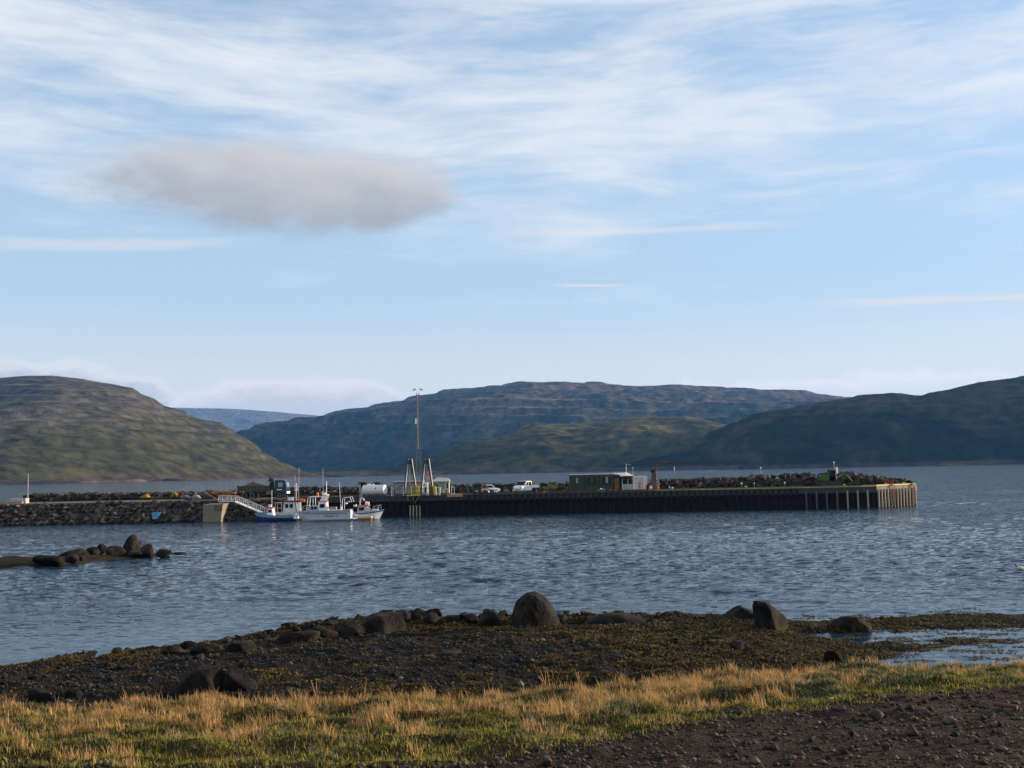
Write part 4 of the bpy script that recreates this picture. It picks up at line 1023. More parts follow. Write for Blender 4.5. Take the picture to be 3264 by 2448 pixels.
stone_soup('rubble', [(SM[rng.integers(0, 12)], p, s) for p, s, r in ins[299:]+out_], rev, stonem)
tp = aty(503, 1646, 165.3); tb = MB()
tb.add([(-.75, 0, .55), (.1, -.1, .62), (.78, .1, .6), (.55, -.3, .0), (.2, -.45, -.45), (-.55, -.4, -.5), (-.65, -.2, .05)], [(0, 1, 6), (1, 3, 6), (1, 2, 3), (3, 4, 6), (4, 5, 6)])
tb = tb.build('tarpaulin', mat('blue_tarp', (.06, .22, .36), .6)); tb.location = (tp[0], 164.7, tp[2]+.1); tag(tb, 'torn light blue sheet lying on the boulders near the water', 'tarpaulin')
for i, (px, py, lb, c) in enumerate(((592, 1586, 'bluish crumpled bag on the road left of the gangway', (.07, .10, .12)), (624, 1582, 'whitish crumpled bag on the road left of the gangway', (.20, .215, .22)))):
    p = aty(px, py, 172.5); me = rock_mesh('bag', (1.9, 1.0, .95), 600+i, 3, None, 9, .12, 8, mat('bag_%s' % ('blue' if i == 0 else 'white'), c, .7)); o = bpy.data.objects.new('sack', me); col.objects.link(o)
    o.location = (p[0], 172.5, 3.8); tag(o, lb, 'bag')
# slab, pole
cs = MB().box((0, 0, 0), (2.6, 1.6, .9)).build('concrete_block', mat('pale_concrete', (.40, .36, .31), .9)); p = aty(62, 1597, 176); cs.location = (p[0], 176, 3.72); cs.rotation_euler = (0, 0, .1); tag(cs, 'pale concrete block beside the pole at the left end of the breakwater', 'concrete block')
cs = MB().box((0, 0, 0), (9.5, .5, .5)).build('concrete_curb', mat('curb_concrete', (.26, .22, .18), .9)); p = aty(-30, 1600, 175); cs.location = (p[0]+1, 174.4, 3.45); tag(cs, 'low concrete curb at the left edge of the road', 'curb')
p = aty(88, 1592, 178); po = MB().cyl((0, 0, 0), (0, 0, 5.0), .11, .08, n=8).build('pole', greyp); po.location = (p[0], 178, 3.3); tag(po, 'plain grey pole standing alone on the left', 'pole')

def P(px, py, y, z=None):
    p = aty(px, py, y); return (float(p[0]), float(y), float(p[2]) if z is None else z)
# ---- tipper truck with a heap of gravel
def truck():
    xL, xR = X_(760, 178), X_(916, 178); L = xR-xL
    e = empty('tipper_truck', (xL, 178.5, 3.3)); tag(e, 'dark blue tipper truck with a long low side body on the left of the quay', 'truck')
    db = mat('truck_blue', (.008, .030, .065), .35, var=.15); bodym = mat('truck_bed', (.055, .045, .035), .8, var=.3, dirt=(.12, .07, .04))
    b = L*.66
    for y in (-1.2, 1.2): MB().box((b/2, y, 1.75), (b, .08, .85)).build('side_wall', bodym, e)
    MB().box((b/2, 0, 1.33), (b, 2.4, .1)).build('bed_floor', bodym, e); MB().box((.02, 0, 1.8), (.08, 2.5, .95)).build('tailgate', bodym, e); MB().box((b, 0, 2.0), (.1, 2.5, 1.3)).build('headboard', bodym, e)
    for k in range(9): MB().box((.4+k*(b-.8)/8, -1.27, 1.75), (.10, .06, .85)).build('rib', mat('rib_paint', (.10, .085, .07), .7), e)
    MB().box((L*.47, 0, .95), (L*.9, .8, .28)).build('chassis', dark, e)
    for k, wx in enumerate((1.25, 2.55)):
        for y in (-1.05, 1.05):
            w_ = MB().cyl((wx, y-.18, .52), (wx, y+.18, .52), .52, n=18).build('wheel', rubber, e); MB().torus((wx, y-.19*np.sign(1), .52), .37, .045).build('rim', mat('dusty_rim', (.22, .19, .15), .7), w_)
    for y in (-1.05, 1.05):
        w_ = MB().cyl((L-1.25, y-.16, .52), (L-1.25, y+.16, .52), .52, n=18).build('wheel', rubber, e); MB().torus((L-1.25, y-.17, .52), .25, .05).build('rim', mat('dusty_rim', ()), w_) if 'dusty_rim' in _m else None
    cx = L-.95
    cab = MB().prism([(L-2.1, .85), (L-.05, .85), (L, 1.6), (L-.22, 2.95), (L-.5, 3.1), (L-2.0, 3.1)], -1.2, 1.2).build('cab', db, e, bevel=.05)
    MB().box((L-1.05, -1.22, 2.3), (.8, .03, .75)).build('window', paleglass, cab); MB().box((L-1.2, -1.23, 1.45), (.9, .02, .14)).build('stripe', white, cab)
    MB().box((L-.05, 0, 2.3), (.06, 2.1, .8), ry=-.16).build('windscreen', paleglass, cab)
    MB().box((L+.02, 0, .95), (.16, 2.4, .4)).build('bumper', white, e)
    MB().torus((L-1.25, -1.2, .55), .68, .07, n=20).build('mudguard', db, e)
    MB().box((L-2.65, -.2, 2.3), (.5, .7, 1.9)).build('crane_column', dark, e); MB().box((L-2.95, -.2, 3.15), (.55, .5, .75), ry=.4).build('crane_head', dark, e)
    MB().box((L-3.1, -.9, 1.0), (.9, .4, .7)).build('fuel_tank', mat('dusty_steel', (.16, .12, .10), .7), e)
    for k in range(3): MB().box((L-1.6+k*.5, -.9, 3.16), (.14, .14, .12)).build('roof_light', orange, e)
    heap = MB(); n = 26; vs = []; fs = []
    for i in range(n+1):
        for j in range(9):
            u = i/n; v = j/8*2-1; hx = b*.08+u*b*.88
            prof_ = max(0, 1-abs((hx-b*.47)/(b*.40)))**.85
            z = 1.9+1.15*prof_*(1-abs(v)**2)*1.0+.04*random.random(); vs.append((hx, v*1.14, z))
    for i in range(n):
        for j in range(8): fs.append((i*9+j, i*9+9+j, i*9+10+j, i*9+j+1))
    h = heap.add(vs, fs).build('gravel_heap', mat('heap_gravel', (.10, .075, .05), .95, var=.3, scale=6, bump=.03)); h.location = e.location; tag(h, 'brown heap of gravel on the bed of the tipper truck', 'gravel', kind='stuff')
mat('dusty_rim', (.22, .19, .15), .7)
truck()
# scrap heap left of the truck
sp_ = empty('scrap_pile', P(700, 1580, 181, 3.3)); tag(sp_, 'pile of rusty orange and brown scrap beams left of the truck', 'scrap')
scr = [mat('scrap_orange', (.38, .16, .04), .85, var=.4, scale=2), mat('scrap_brown', (.09, .04, .025), .9, var=.4, scale=2)]
for k in range(11):
    MB().box((random.uniform(-1.6, 1.6), random.uniform(-.8, .8), .35+k*.1), (random.uniform(1.6, 3.0), .3, .26), rz=random.uniform(-.25, .25), ry=random.uniform(-.12, .12)).build('beam', scr[k % 3 == 1], sp_)
hm = bpy.data.objects.new('soil_heap', rock_mesh('soil_heap', (4.2, 2.4, 1.9), 700, 3, None, 8, .1, 5, mat('dark_soil', (.04, .03, .025), .95))); col.objects.link(hm); hm.location = P(655, 1580, 179, 3.5); tag(hm, 'dark heap of soil left of the rusty scrap', 'soil heap')
# ---- landing: concrete abutment, gangway, floating pier, buoy
ab = MB().box((0, 0, 0), (2.95, 4.6, 3.1)).build('abutment', mat('abutment_concrete', (.20, .17, .13), .9, var=.12, scale=1.5, dirt=(.2, .17, .13), dscale=1.0, bump=.01), bevel=.04)
pa = aty(705, 1655, 165.2); ab.location = (pa[0]-1.47, 165.2+2.3, 1.25); tag(ab, 'concrete block with a bright sunlit right face at the head of the gangway', 'abutment')
lm = MB().box((0, 0, 0), (1.3, .12, .9)).build('bracket', mat('bracket_steel', (.12, .10, .06), .7)); 
lm.parent = ab; lm.location = (1.0, -2.36, 1.0)
ax, bx = X_(700, 166), X_(862, 164)
g = empty('gangway', (ax, 166.0, 2.95)); tag(g, 'sloping aluminium gangway with truss railings down to the boats', 'gangway')
pts3 = [(0, 3.1-2.95+.05), (2.6, .2), (8.1, -2.2)]
for y in (-.55, .55):
    for dz, r_, nm in ((0.0, .07, 'bottom_rail'), (.95, .05, 'top_rail')):
        MB().tube([(0, y, pts3[0][1]+dz), (2.6, y, pts3[1][1]+dz), (8.1, y, pts3[2][1]+dz)], r_).build(nm, steel, g)
    xs_ = np.linspace(0, 8.1, 13)
    zf = lambda q: float(np.interp(q, [0, 2.6, 8.1], [p_[1] for p_ in pts3]))
    for i, q in enumerate(xs_):
        MB().cyl((q, y, zf(q)), (q, y, zf(q)+.95), .04, n=5).build('post', white if y < 0 else steel, g)
        if i < 12: MB().cyl((q, y, zf(q)+(0 if i % 2 else .95)), (xs_[i+1], y, zf(xs_[i+1])+(.95 if i % 2 else 0)), .028, n=5).build('diagonal', steel, g)
MB().box((5.35, 0, -1.02), (6.1, 1.3, .16), ry=math.atan2(2.4, 5.5)).build('deck', white, g); MB().box((1.3, 0, .2), (2.6, 1.3, .1)).build('deck', steel, g)
fp = empty('floating_pier', (X_(1010, 168), 167.6, 0)); tag(fp, 'low dark floating pier behind the moored boats', 'pier')
for k in range(9): MB().box((-11.5+k*2.6, 0, .25), (2.5, 1.6, .5)).build('float', mat('wet_timber', (.05, .042, .035), .8, var=.3), fp)
p = onz(769, 1652, 0); by = MB().sphere((0, 0, .2), .26, 12, 8).build('buoy', mat('buoy_orange', (.75, .10, .04), .5), smooth=True); by.location = (p[0], p[1], 0); tag(by, 'round orange buoy floating below the gangway', 'buoy')

# ---- boats
def hull(parent, L, B, Hs, Hb, m_low, m_up, zsplit=.55, rake=.7, stern=1.0, full=.55, draft=.35, strip=None):
    ns = 22; rows = [(-draft, .25), (0.0, .80), (.10, .86)]
    def station(s):
        bb = B/2*(1-max(0, (s-full)/(1-full))**2.3)*(stern+(1-stern)*min(1, s/.3)); sh = Hs+(Hb-Hs)*max(0, (s-.25)/.75)**1.8+(.10*(1-min(1, s/.2)))
        return max(bb, .02), sh
    def build(z_of, nm, m_):
        vs = []; fs = []; k = len(z_of(1.0))
        for i in range(ns+1):
            s = i/ns; bb, sh = station(s)
            row = [(f*bb, z) for f, z in z_of(sh)]
            for sy in (-1, 1):
                for f, z in row:
                    xx_ = s*L+rake*max(0, (s-.75)/.25)*max(0, z/sh)*1.0 - rake*.5*max(0, (s-.75)/.25)
                    vs.append((xx_, sy*f, z))
        for i in range(ns):
            for sd_ in (0, 1):
                for j in range(k-1):
                    a = i*2*k+sd_*k+j; fs.append((a, a+1, a+2*k+1, a+2*k))
        # transom
        fs.append(tuple(range(0, k))+tuple(range(2*k-1, k-1, -1)))
        return MB().add(vs, fs).build(nm, m_, parent, smooth=False)
    low = lambda sh: [(.10, -draft), (.72, -.05), (.88, .18), (.95, sh*zsplit)]
    up = lambda sh: [(.952, sh*zsplit+.002), (1.0, sh)]
    h = build(low, 'hull', m_low); u = build(up, 'topside', m_up)
    rl = lambda sh: [(1.0, sh-.05), (1.04, sh-.03), (1.04, sh+.05), (.97, sh+.05)]
    build(rl, 'gunwale', strip or m_up)
    vs = []; fs = []
    for i in range(ns+1):
        s = i/ns; bb, sh = station(s); xx_ = s*L+rake*.5*max(0, (s-.75)/.25)
        vs += [(xx_, -bb*.97, sh-.12), (xx_, bb*.97, sh-.12)]
    for i in range(ns): fs.append((2*i, 2*i+1, 2*i+3, 2*i+2))
    MB().add(vs, fs).build('deck', mat('deck_grey', (.30, .31, .32), .7), parent)
    return station
def railing(parent, pts_, h, m_, mid=True):
    b = MB()
    b.tube([(x, y, z+h) for x, y, z in pts_], .03, 5)
    if mid: b.tube([(x, y, z+h*.5) for x, y, z in pts_], .02, 5)
    for x, y, z in pts_: b.cyl((x, y, z), (x, y, z+h), .025, n=5)
    return b.build('railing', m_, parent)
navy = mat('navy_hull', (.015, .03, .13), .3, var=.1); lblue = mat('light_blue_band', (.20, .30, .42), .4, var=.1); bwhite = mat('boat_white', (.80, .80, .78), .35, var=.04)
hgrey = mat('hull_white_worn', (.50, .52, .54), .45, var=.08, dirt=(.35, .33, .3)); orr = mat('cabin_red', (.62, .09, .03), .5); bstripe = mat('blue_stripe', (.04, .08, .30), .4)
sc_ = lambda px0, px1, y: (px1-px0)/F*y
# A: blue boat, bow to the left
yA = 163.6; LA = sc_(815, 945, yA)
A = empty('boat', (X_(948, yA), yA, 0), math.pi); tag(A, 'small blue boat with an orange-topped white wheelhouse, leftmost of the moored boats', 'boat')
hull(A, LA, 2.3, .82, 1.35, navy, lblue, .62, .6, .85, .45)
MB().box((-.05, 0, .92), (.55, 1.3, .42)).build('stern_box', bwhite, A); MB().box((.12, .3, .6), (.5, 1.7, .5)).build('engine_well', bwhite, A)
def hx(px): return (948-px)/F*yA
MB().prism([(hx(875), .85), (hx(856), .85), (hx(857), 2.0), (hx(872), 2.0)], -.7, .7).build('wheelhouse', bwhite, A, bevel=.03)
MB().box((hx(864.5), 0, 2.12), (1.05, 1.5, .18)).build('roof', orr, A); MB().box((hx(862), 0, 2.42), (.45, .5, .4)).build('radar', bwhite, A)
MB().box((hx(864), .72, 1.6), (.5, .02, .4)).build('window', glass, A)
MB().cyl((hx(867), 0, 2.2), (hx(867), 0, 4.9), .03, n=5).build('mast', steel, A); MB().sphere((hx(880), .4, 1.15), .12).build('float', bwhite, A)
MB().box((hx(835), 0, 1.35), (1.3, 1.2, .2)).build('foredeck_box', lblue, A); MB().box((hx(925), .3, .95), (.6, .8, .25)).build('fish_box', timber, A)
# B: white boat with a red-roofed wheelhouse, bow right, behind A
yB = 166.2; xB0 = X_(880, yB); LB = sc_(880, 990, yB)
B = empty('boat', (xB0, yB, 0)); tag(B, 'white boat with a red-roofed wheelhouse and orange liferaft, behind the blue boat', 'boat')
hull(B, LB, 2.6, 1.15, 1.6, hgrey, hgrey, .55, .6, .95, .5)
bx_ = lambda px: (px-880)/F*yB
MB().prism([(bx_(905), 1.1), (bx_(947), 1.1), (bx_(943), 2.95), (bx_(909), 2.95)], -.95, .95).build('wheelhouse', hgrey, B, bevel=.05)
for q in (918, 932): MB().box((bx_(q), -.97, 2.3), (.5, .03, .62)).build('window', glass, B)
MB().box((bx_(929), 0, 3.05), (bx_(955)-bx_(903), 2.2, .16)).build('roof', redp, B)
MB().box((bx_(955), -.3, 2.1), (.5, .9, 1.5)).build('door_frame', bwhite, B)
lr = MB().cyl((bx_(950), -.4, 3.18), (bx_(973), -.4, 3.1), .24, n=10).build('liferaft', mat('raft_orange', (.85, .14, .04), .5), B)
MB().box((bx_(927), 0, 3.40), (.75, .8, .52)).build('storage_box', bwhite, B)
ms = MB().cyl((bx_(944), 0, 3.1), (bx_(944), 0, 5.9), .09, .06, n=7).build('mast', bwhite, B); MB().box((bx_(944), 0, 5.4), (.7, .1, .12)).build('crossarm', bwhite, ms); MB().box((bx_(944), 0, 4.8), (.5, .3, .2)).build('radar', bwhite, ms)
MB().cyl((bx_(950), .3, 3.1), (bx_(952), .3, 8.4), .022, n=4).build('antenna', steel, B); MB().cyl((bx_(941), -.3, 3.1), (bx_(941), -.3, 7.2), .02, n=4).build('antenna', steel, B); MB().cyl((bx_(915), .3, 3.1), (bx_(915), .3, 4.0), .03, n=4).build('antenna', steel, B)
railing(B, [(bx_(882), -1.1, 1.1), (bx_(890), -1.15, 1.1), (bx_(903), -1.15, 1.1)], 1.75, bwhite); railing(B, [(bx_(968), -.9, 1.35), (bx_(980), -.5, 1.5), (bx_(988), 0, 1.55)], .8, steel)
# C: the large white boat, bow to the left
yC = 163.0; LC = sc_(955, 1120, yC)
C_ = empty('boat', (X_(1121, yC), yC, 0), math.pi); tag(C_, 'largest moored boat, pale hull with dark red lettering and a bright white stern', 'boat')
hull(C_, LC, 3.1, 1.55, 1.45, hgrey, mat('topside_blue_grey', (.36, .41, .47), .4, var=.06), .74, 1.0, 1.0, .45, strip=hgrey)
cx_ = lambda px: (1121-px)/F*yC
MB().box((-.03, 0, .85), (.06, 3.0, 1.35)).build('transom', bwhite, C_); MB().box((-.40, 0, .22), (.85, 2.5, .14), ry=-.12).build('swim_platform', bwhite, C_)
MB().prism([(cx_(1017), 1.4), (cx_(978), 1.4), (cx_(994), 2.35), (cx_(1017), 2.35)], -1.1, 1.1).build('cabin', mat('cabin_blue_grey', (.30, .35, .41), .4), C_, bevel=.04)
for q in (1000, 1010): MB().box((cx_(q), 1.115, 2.0), (.38, .02, .4)).build('window', glass, C_)
wh = MB().prism([(cx_(1046), 1.4), (cx_(1018), 1.4), (cx_(1018), 2.9), (cx_(1043), 2.9)], -.95, .95).build('wheelhouse', bwhite, C_, bevel=.04)
MB().box((cx_(1031), .98, 2.3), (.75, .03, .6)).build('window', glass, wh)
MB().box((cx_(1030), 0, 2.98), (1.5, 2.0, .1)).build('roof', orr, C_)
MB().prism([(cx_(1040), 2.95), (cx_(1022), 2.95), (cx_(1032), 4.0), (cx_(1046), 4.0), (cx_(1046), 3.75)], -.85, -.75).build('radar_arch', bwhite, C_)
MB().prism([(cx_(1040), 2.95), (cx_(1022), 2.95), (cx_(1032), 4.0), (cx_(1046), 4.0), (cx_(1046), 3.75)], .75, .85).build('radar_arch', bwhite, C_)
MB().box((cx_(1039), 0, 4.0), (.8, 1.7, .12)).build('arch_top', bwhite, C_); MB().box((cx_(1033), 0, 4.2), (.5, .5, .3)).build('radar', bwhite, C_)
MB().cyl((cx_(1041), 0, 4.0), (cx_(1041), 0, 6.1), .05, n=6).build('mast', steel, C_); MB().cyl((cx_(1032), .3, 4.0), (cx_(1031), .3, 8.2), .02, n=4).build('antenna', steel, C_)
MB().cyl((cx_(1090), .9, 1.5), (cx_(1085), .9, 5.9), .035, n=5).build('whip_antenna', bwhite, C_)
m = MB()
for y in (-1.0, 1.0): m.tube([(cx_(982), y, 1.5), (cx_(986), y, 3.55), (cx_(990), y, 3.75), (cx_(1024), y, 3.75)], .06); m.cyl((cx_(1002), y, 2.4), (cx_(1002), y, 3.75), .05)
m.build('tube_frame', bwhite, C_)
m = MB()
for y in (-1.1, 1.1): m.tube([(cx_(1094), y, 1.6), (cx_(1095), y, 3.3), (cx_(1100), y, 3.5), (cx_(1119), y, 3.6), (cx_(1125), y, 2.8)], .05)
m.tube([(cx_(1100), -1.1, 3.5), (cx_(1100), 1.1, 3.5)], .05); m.build('stern_gantry', bwhite, C_)
for i, q in enumerate((1103, 1111, 1117)): MB().box((cx_(q), 0, 2.6+.25*i), (.35, 1.2, .16)).build('gear_box', [white, greyp, redp][i], C_)
for q in (1049, 1092): MB().cyl((cx_(q), 1.3, 1.55), (cx_(q), 1.3, 2.15), .17, n=8).build('fender_float', bwhite, C_)
MB().box((cx_(1062), .3, 1.85), (1.2, 1.0, .5)).build('net_bin', mat('net_bin', (.25, .22, .15), .8), C_); MB().box((cx_(1070), 1.0, 1.62), (2.2, .4, .14)).build('hatch', bwhite, C_)
MB().box((cx_(1040), 1.595, 1.12), (LC*.86, .02, .07)).build('rubbing_strake', mat('dark_blue_strake', (.04, .06, .16), .5), C_)
def lettering(txt, px, z, size, m_, parent, y):
    cu = bpy.data.curves.new('lettering', 'FONT'); cu.body = txt; cu.size = size; cu.extrude = .004; cu.align_x = 'CENTER'; cu.align_y = 'CENTER'
    t_ = bpy.data.objects.new('tmp', cu); col.objects.link(t_); bpy.context.view_layer.update()
    me = bpy.data.meshes.new_from_object(t_.evaluated_get(bpy.context.evaluated_depsgraph_get())); bpy.data.objects.remove(t_)
    me.materials.clear(); me.materials.append(m_); o = bpy.data.objects.new('lettering', me); col.objects.link(o); o.parent = parent
    o.rotation_euler = (math.pi/2, 0, math.pi); o.location = (cx_(px), y, z)
lettering('TJALDUR', 1054, .70, .40, mat('dark_red_letters', (.22, .03, .03), .6), C_, 1.50)
lettering('ÍS', 1079, .70, .40, mat('dark_blue_letters', (.04, .04, .25), .6), C_, 1.50)
# D: small boat, bow to the right
yD = 164.8; LD = sc_(1128, 1216, yD)
Dd_ = empty('boat', (X_(1128, yD), yD, 0)); tag(Dd_, 'small white boat with blue stripe and orange cabin top, rightmost of the boats', 'boat')
hull(Dd_, LD, 2.4, 1.0, 1.45, hgrey, bstripe, .80, .8, .95, .4, strip=lblue)
dx_ = lambda px: (px-1128)/F*yD
MB().prism([(dx_(1140), .95), (dx_(1182), 1.15), (dx_(1170), 2.05), (dx_(1143), 2.05)], -.85, .85).build('cabin', mat('cabin_grey', (.38, .40, .42), .4), Dd_, bevel=.04)
MB().box((dx_(1154), -.87, 1.65), (.85, .03, .5)).build('window', glass, Dd_); MB().box((dx_(1177.5), 0, 1.63), (.05, 1.4, .6), ry=-.62).build('windscreen', paleglass, Dd_)
MB().box((dx_(1160), 0, 2.13), (1.75, 1.75, .12)).build('roof', orr, Dd_)
MB().cyl((dx_(1165), -.3, 2.5), (dx_(1177), -.3, 2.42), .30, n=10).build('liferaft', bwhite, Dd_)
m = MB()
for y in (-.5, .5): m.tube([(dx_(1147), y, 2.15), (dx_(1149), y, 3.3), (dx_(1158), y, 3.3), (dx_(1161), y, 2.9)], .04)
m.build('mast_frame', bwhite, Dd_); MB().cyl((dx_(1148), 0, 3.3), (dx_(1147), 0, 5.7), .04, n=5).build('mast', steel, Dd_); MB().cyl((dx_(1153), 0, 3.3), (dx_(1153), 0, 4.9), .07, .04, n=5).build('mast', steel, Dd_)
railing(Dd_, [(dx_(1190), -.7, 1.25), (dx_(1205), -.4, 1.4), (dx_(1214), 0, 1.5), (dx_(1205), .4, 1.4), (dx_(1190), .7, 1.25)], .7, steel)
MB().box((dx_(1195), 0, 1.42), (1.0, .9, .2)).build('fore_hatch', bwhite, Dd_); MB().sphere((dx_(1134), .2, 2.1), (.17, .17, .26)).build('buoy_float', bwhite, Dd_); MB().sphere((dx_(1128), .2, 2.1), (.12, .12, .2)).build('buoy_float', bwhite, Dd_)
raft = empty('timber_float', (X_(1167, 162.2), 162.2, 0)); tag(raft, 'pale timber float moored between the stern of the largest boat and the small boat', 'float')
for k in range(3): MB().box((0, -.2+k*.5, .42), (1.65, .42, .30)).build('plank', mat('fresh_timber', (.52, .42, .22), .8), raft)
MB().box((0, .25, .05), (1.6, 1.4, .40)).build('base', mat('brown_timber', (.20, .09, .05), .8), raft)
cu = MB().tube([(X_(1118, 163), 163, 1.35), (X_(1130, 163), 162.9, .85), (X_(1142, 163), 162.7, .62), (X_(1158, 163), 162.5, .55)], .03, 5).build('mooring_rope', white); tag(cu, 'white mooring rope from the stern of the largest boat to the timber float', 'rope')
# ------------------------------------------------------------------ things on the quay
def TH(name, px, y, label, cat, z=QZ-.06, rz=0.0):
    e = empty(name, (X_(px, y), y, z), rz); tag(e, label, cat); return e
w2 = lambda px, y: px/F*y
# tank
e = TH('tank', 1194, 175.5, 'white horizontal fuel tank with a bright sunlit end', 'tank', rz=R(-20)); L = w2(74, 175.5)
tk = MB().cyl((-L/2, 0, 1.02), (L/2, 0, 1.02), .86, n=28).build('shell', mat('tank_white', (.62, .62, .64), .45, var=.04, dirt=(.4, .38, .36), damt=.3), e, smooth=False)
MB().cyl((L/2+.003, 0, 1.02), (L/2+.06, 0, 1.02), .80, n=28).build('end_plate', bwhite, e)
for q in (-1.4, 0, 1.4): MB().box((q, 0, .12), (.3, 1.3, .24)).build('saddle', greyp, e)
MB().box((L*.1+.2, -.80, 1.35), (.30, .12, .16), rx=.3).build('logo_plate', mat('dull_red', (.28, .05, .06), .6), e)
for q in (-1.3, -.9, -.2): MB().cyl((q, 0, 1.85), (q, 0, 2.05), .14, n=8).build('valve', bwhite, e)
for i, (px, lb) in enumerate(((1156, 'big black tyre lying behind the left end of the tank'), (1203, 'big black tyre lying behind the right end of the tank'))):
    t_ = MB().torus((0, 0, 0), .62, .24, 'Z', 18, 8).build('tyre', rubber); t_.location = P(px, 1541, 178.5); tag(t_, lb, 'tyre')
    b_ = MB().box((0, 0, 0), (1.1, 1.1, 1.9)).build('block', mat('dark_block', (.05, .045, .04), .9)); b_.location = (X_(px, 178.5), 178.5, QZ+.88); tag(b_, lb.replace('big black tyre lying', 'dark stack under the tyre'), 'stack')
# the two A-frame hoists
for i, (pl_, pr_, pt_, pb0, lb) in enumerate(((1290, 1323, 1306, 1556, 'left A-shaped steel hoist with a yellow cabinet at its foot'), (1344, 1376, 1361, 1552, 'right A-shaped steel hoist with an orange lifebuoy hanging in it'))):
    y = 172.6; e = TH('hoist', pt_, y, lb, 'hoist'); H = (1577-1461)/F*y
    lx, rx = w2(pl_-pt_, y)-.1, w2(pr_-pt_, y)+.15; lm_ = mat('hoist_steel', (.30, .30, .31), .5, .3, dirt=(.1, .08, .07))
    for a, nm in ((lx, 'leg'), (rx, 'leg')):
        k = -.30 if a < 0 else .30
        lg_ = MB().cyl((a, 0, .9 if a > 0 else .3), (k, 0, H), .13, .13, n=4).build('leg', dark, e)
        MB().cyl((a+.13, -.06, .9 if a > 0 else .3), (k+.13, -.06, H), .055, n=4).build('flange', white, lg_)
    MB().box((0, 0, H-.5), (.78, .22, .85)).build('head_plate', dark, e)
    MB().cyl((0.1, 0, 1.2), (-.02, 0, H-.8), .045, n=5).build('rod', mat('brown_rod', (.40, .22, .14), .7), e)
    if i == 0:
        MB().box((w2(1320-pt_, y), -.1, .85), (.90, .9, 1.6)).build('cabinet', mat('cabinet_shaded_yellow', (.30, .24, .02), .6), e, bevel=.03); MB().box((w2(1331-pt_, y), -.15, .85), (.50, 1.0, 1.62)).build('cabinet_lit_side', yellow, e, bevel=.02)  # sun and shade put into two yellows: bright right side, dark front
        MB().torus((w2(1327-pt_, y), .1, 1.75), .3, .08, 'Y').build('tyre_cap', rust, e)
    else:
        MB().box((w2(1386-pt_, y), -.1, .80), (.44, .5, 1.55)).build('yellow_post', yellow, e, bevel=.02); MB().box((w2(1373-pt_, y), 0, .7), (.7, .6, 1.35)).build('cabinet', mat('brown_box', (.10, .075, .03), .7), e)
        MB().torus((.25, -.2, 3.6), .24, .09, 'X').build('lifebuoy', orange, e); MB().box((.28, -.25, 2.9), (.2, .2, .7)).build('strap', mat('salmon', (.7, .25, .15), .6), e)
# white-grey shed behind
e = TH('shed', 1304, 177.5, 'long low grey shed with pipes and a white sunlit end behind the hoists', 'shed'); L = w2(84, 177.5)
MB().box((0, 0, 1.15), (L, 2.4, 2.25)).build('wall', mat('shed_grey', (.27, .28, .31), .7, dirt=(.2, .18, .16)), e); MB().box((.1, 0, 2.34), (L+.5, 2.6, .12)).build('roof', mat('shed_roof', (.45, .42, .40), .7), e)
m = MB(); m.tube([(-L/2-.5, -1.4, .6), (-L/2-.1, -1.4, 2.15), (L/2, -1.4, 2.2)], .07); m.tube([(-1.6, -1.4, 1.3), (-1.3, -1.4, 1.7), (.8, -1.4, 1.7)], .05); m.build('pipe', mat('dark_pipe', (.06, .05, .05), .7), e)
e = TH('lit_shed_end', 1355, 175.8, 'sunlit end of the grey shed, a separate white block with a dark doorway', 'lit_shed_end')  # the shed's sunlit end, added as a white block of its own
MB().box((0, 0, 1.05), (1.05, 1.6, 2.1)).build('wall', bwhite, e); MB().box((.15, -.82, .9), (.35, .04, .9)).build('doorway', dark, e); MB().box((-.1, -.82, 1.7), (.5, .04, .3)).build('sign_board', greyp, e)
# rail on the quay
e = TH('railing', 1300, 171.9, 'thin steel railing along the quay edge below the hoists', 'railing')
for px in (1248, 1253, 1286, 1311, 1361, 1366): MB().box((w2(px-1300, 171.9), 0, .8), (.07, .07, 1.6)).build('post', white, e)
for z in (.5, 1.15): MB().cyl((w2(1253-1300, 172), 0, z), (w2(1366-1300, 172), 0, z), .035, n=5).build('rail', dark, e)
for px, lb in ((1396, 'white ladder-shaped frame right of the yellow post'), (1444, 'white ladder-shaped frame standing above the pinkish board')):
    e = TH('ladder_frame', px, 171.8, lb, 'frame')
    for q in (-.24, .24): MB().box((q, 0, .62), (.09, .09, 1.35)).build('upright', white, e)
    for z in (.25, 1.28): MB().box((0, 0, z), (.39, .08, .09)).build('bar', white, e)
e = MB().cyl((0, 0, 0), (0, 0, 1.3), .05, n=6).build('post', white); e.location = (X_(1404, 171.8), 171.8, QZ-.06); tag(e, 'single thin white post between the yellow post and the hut', 'post')
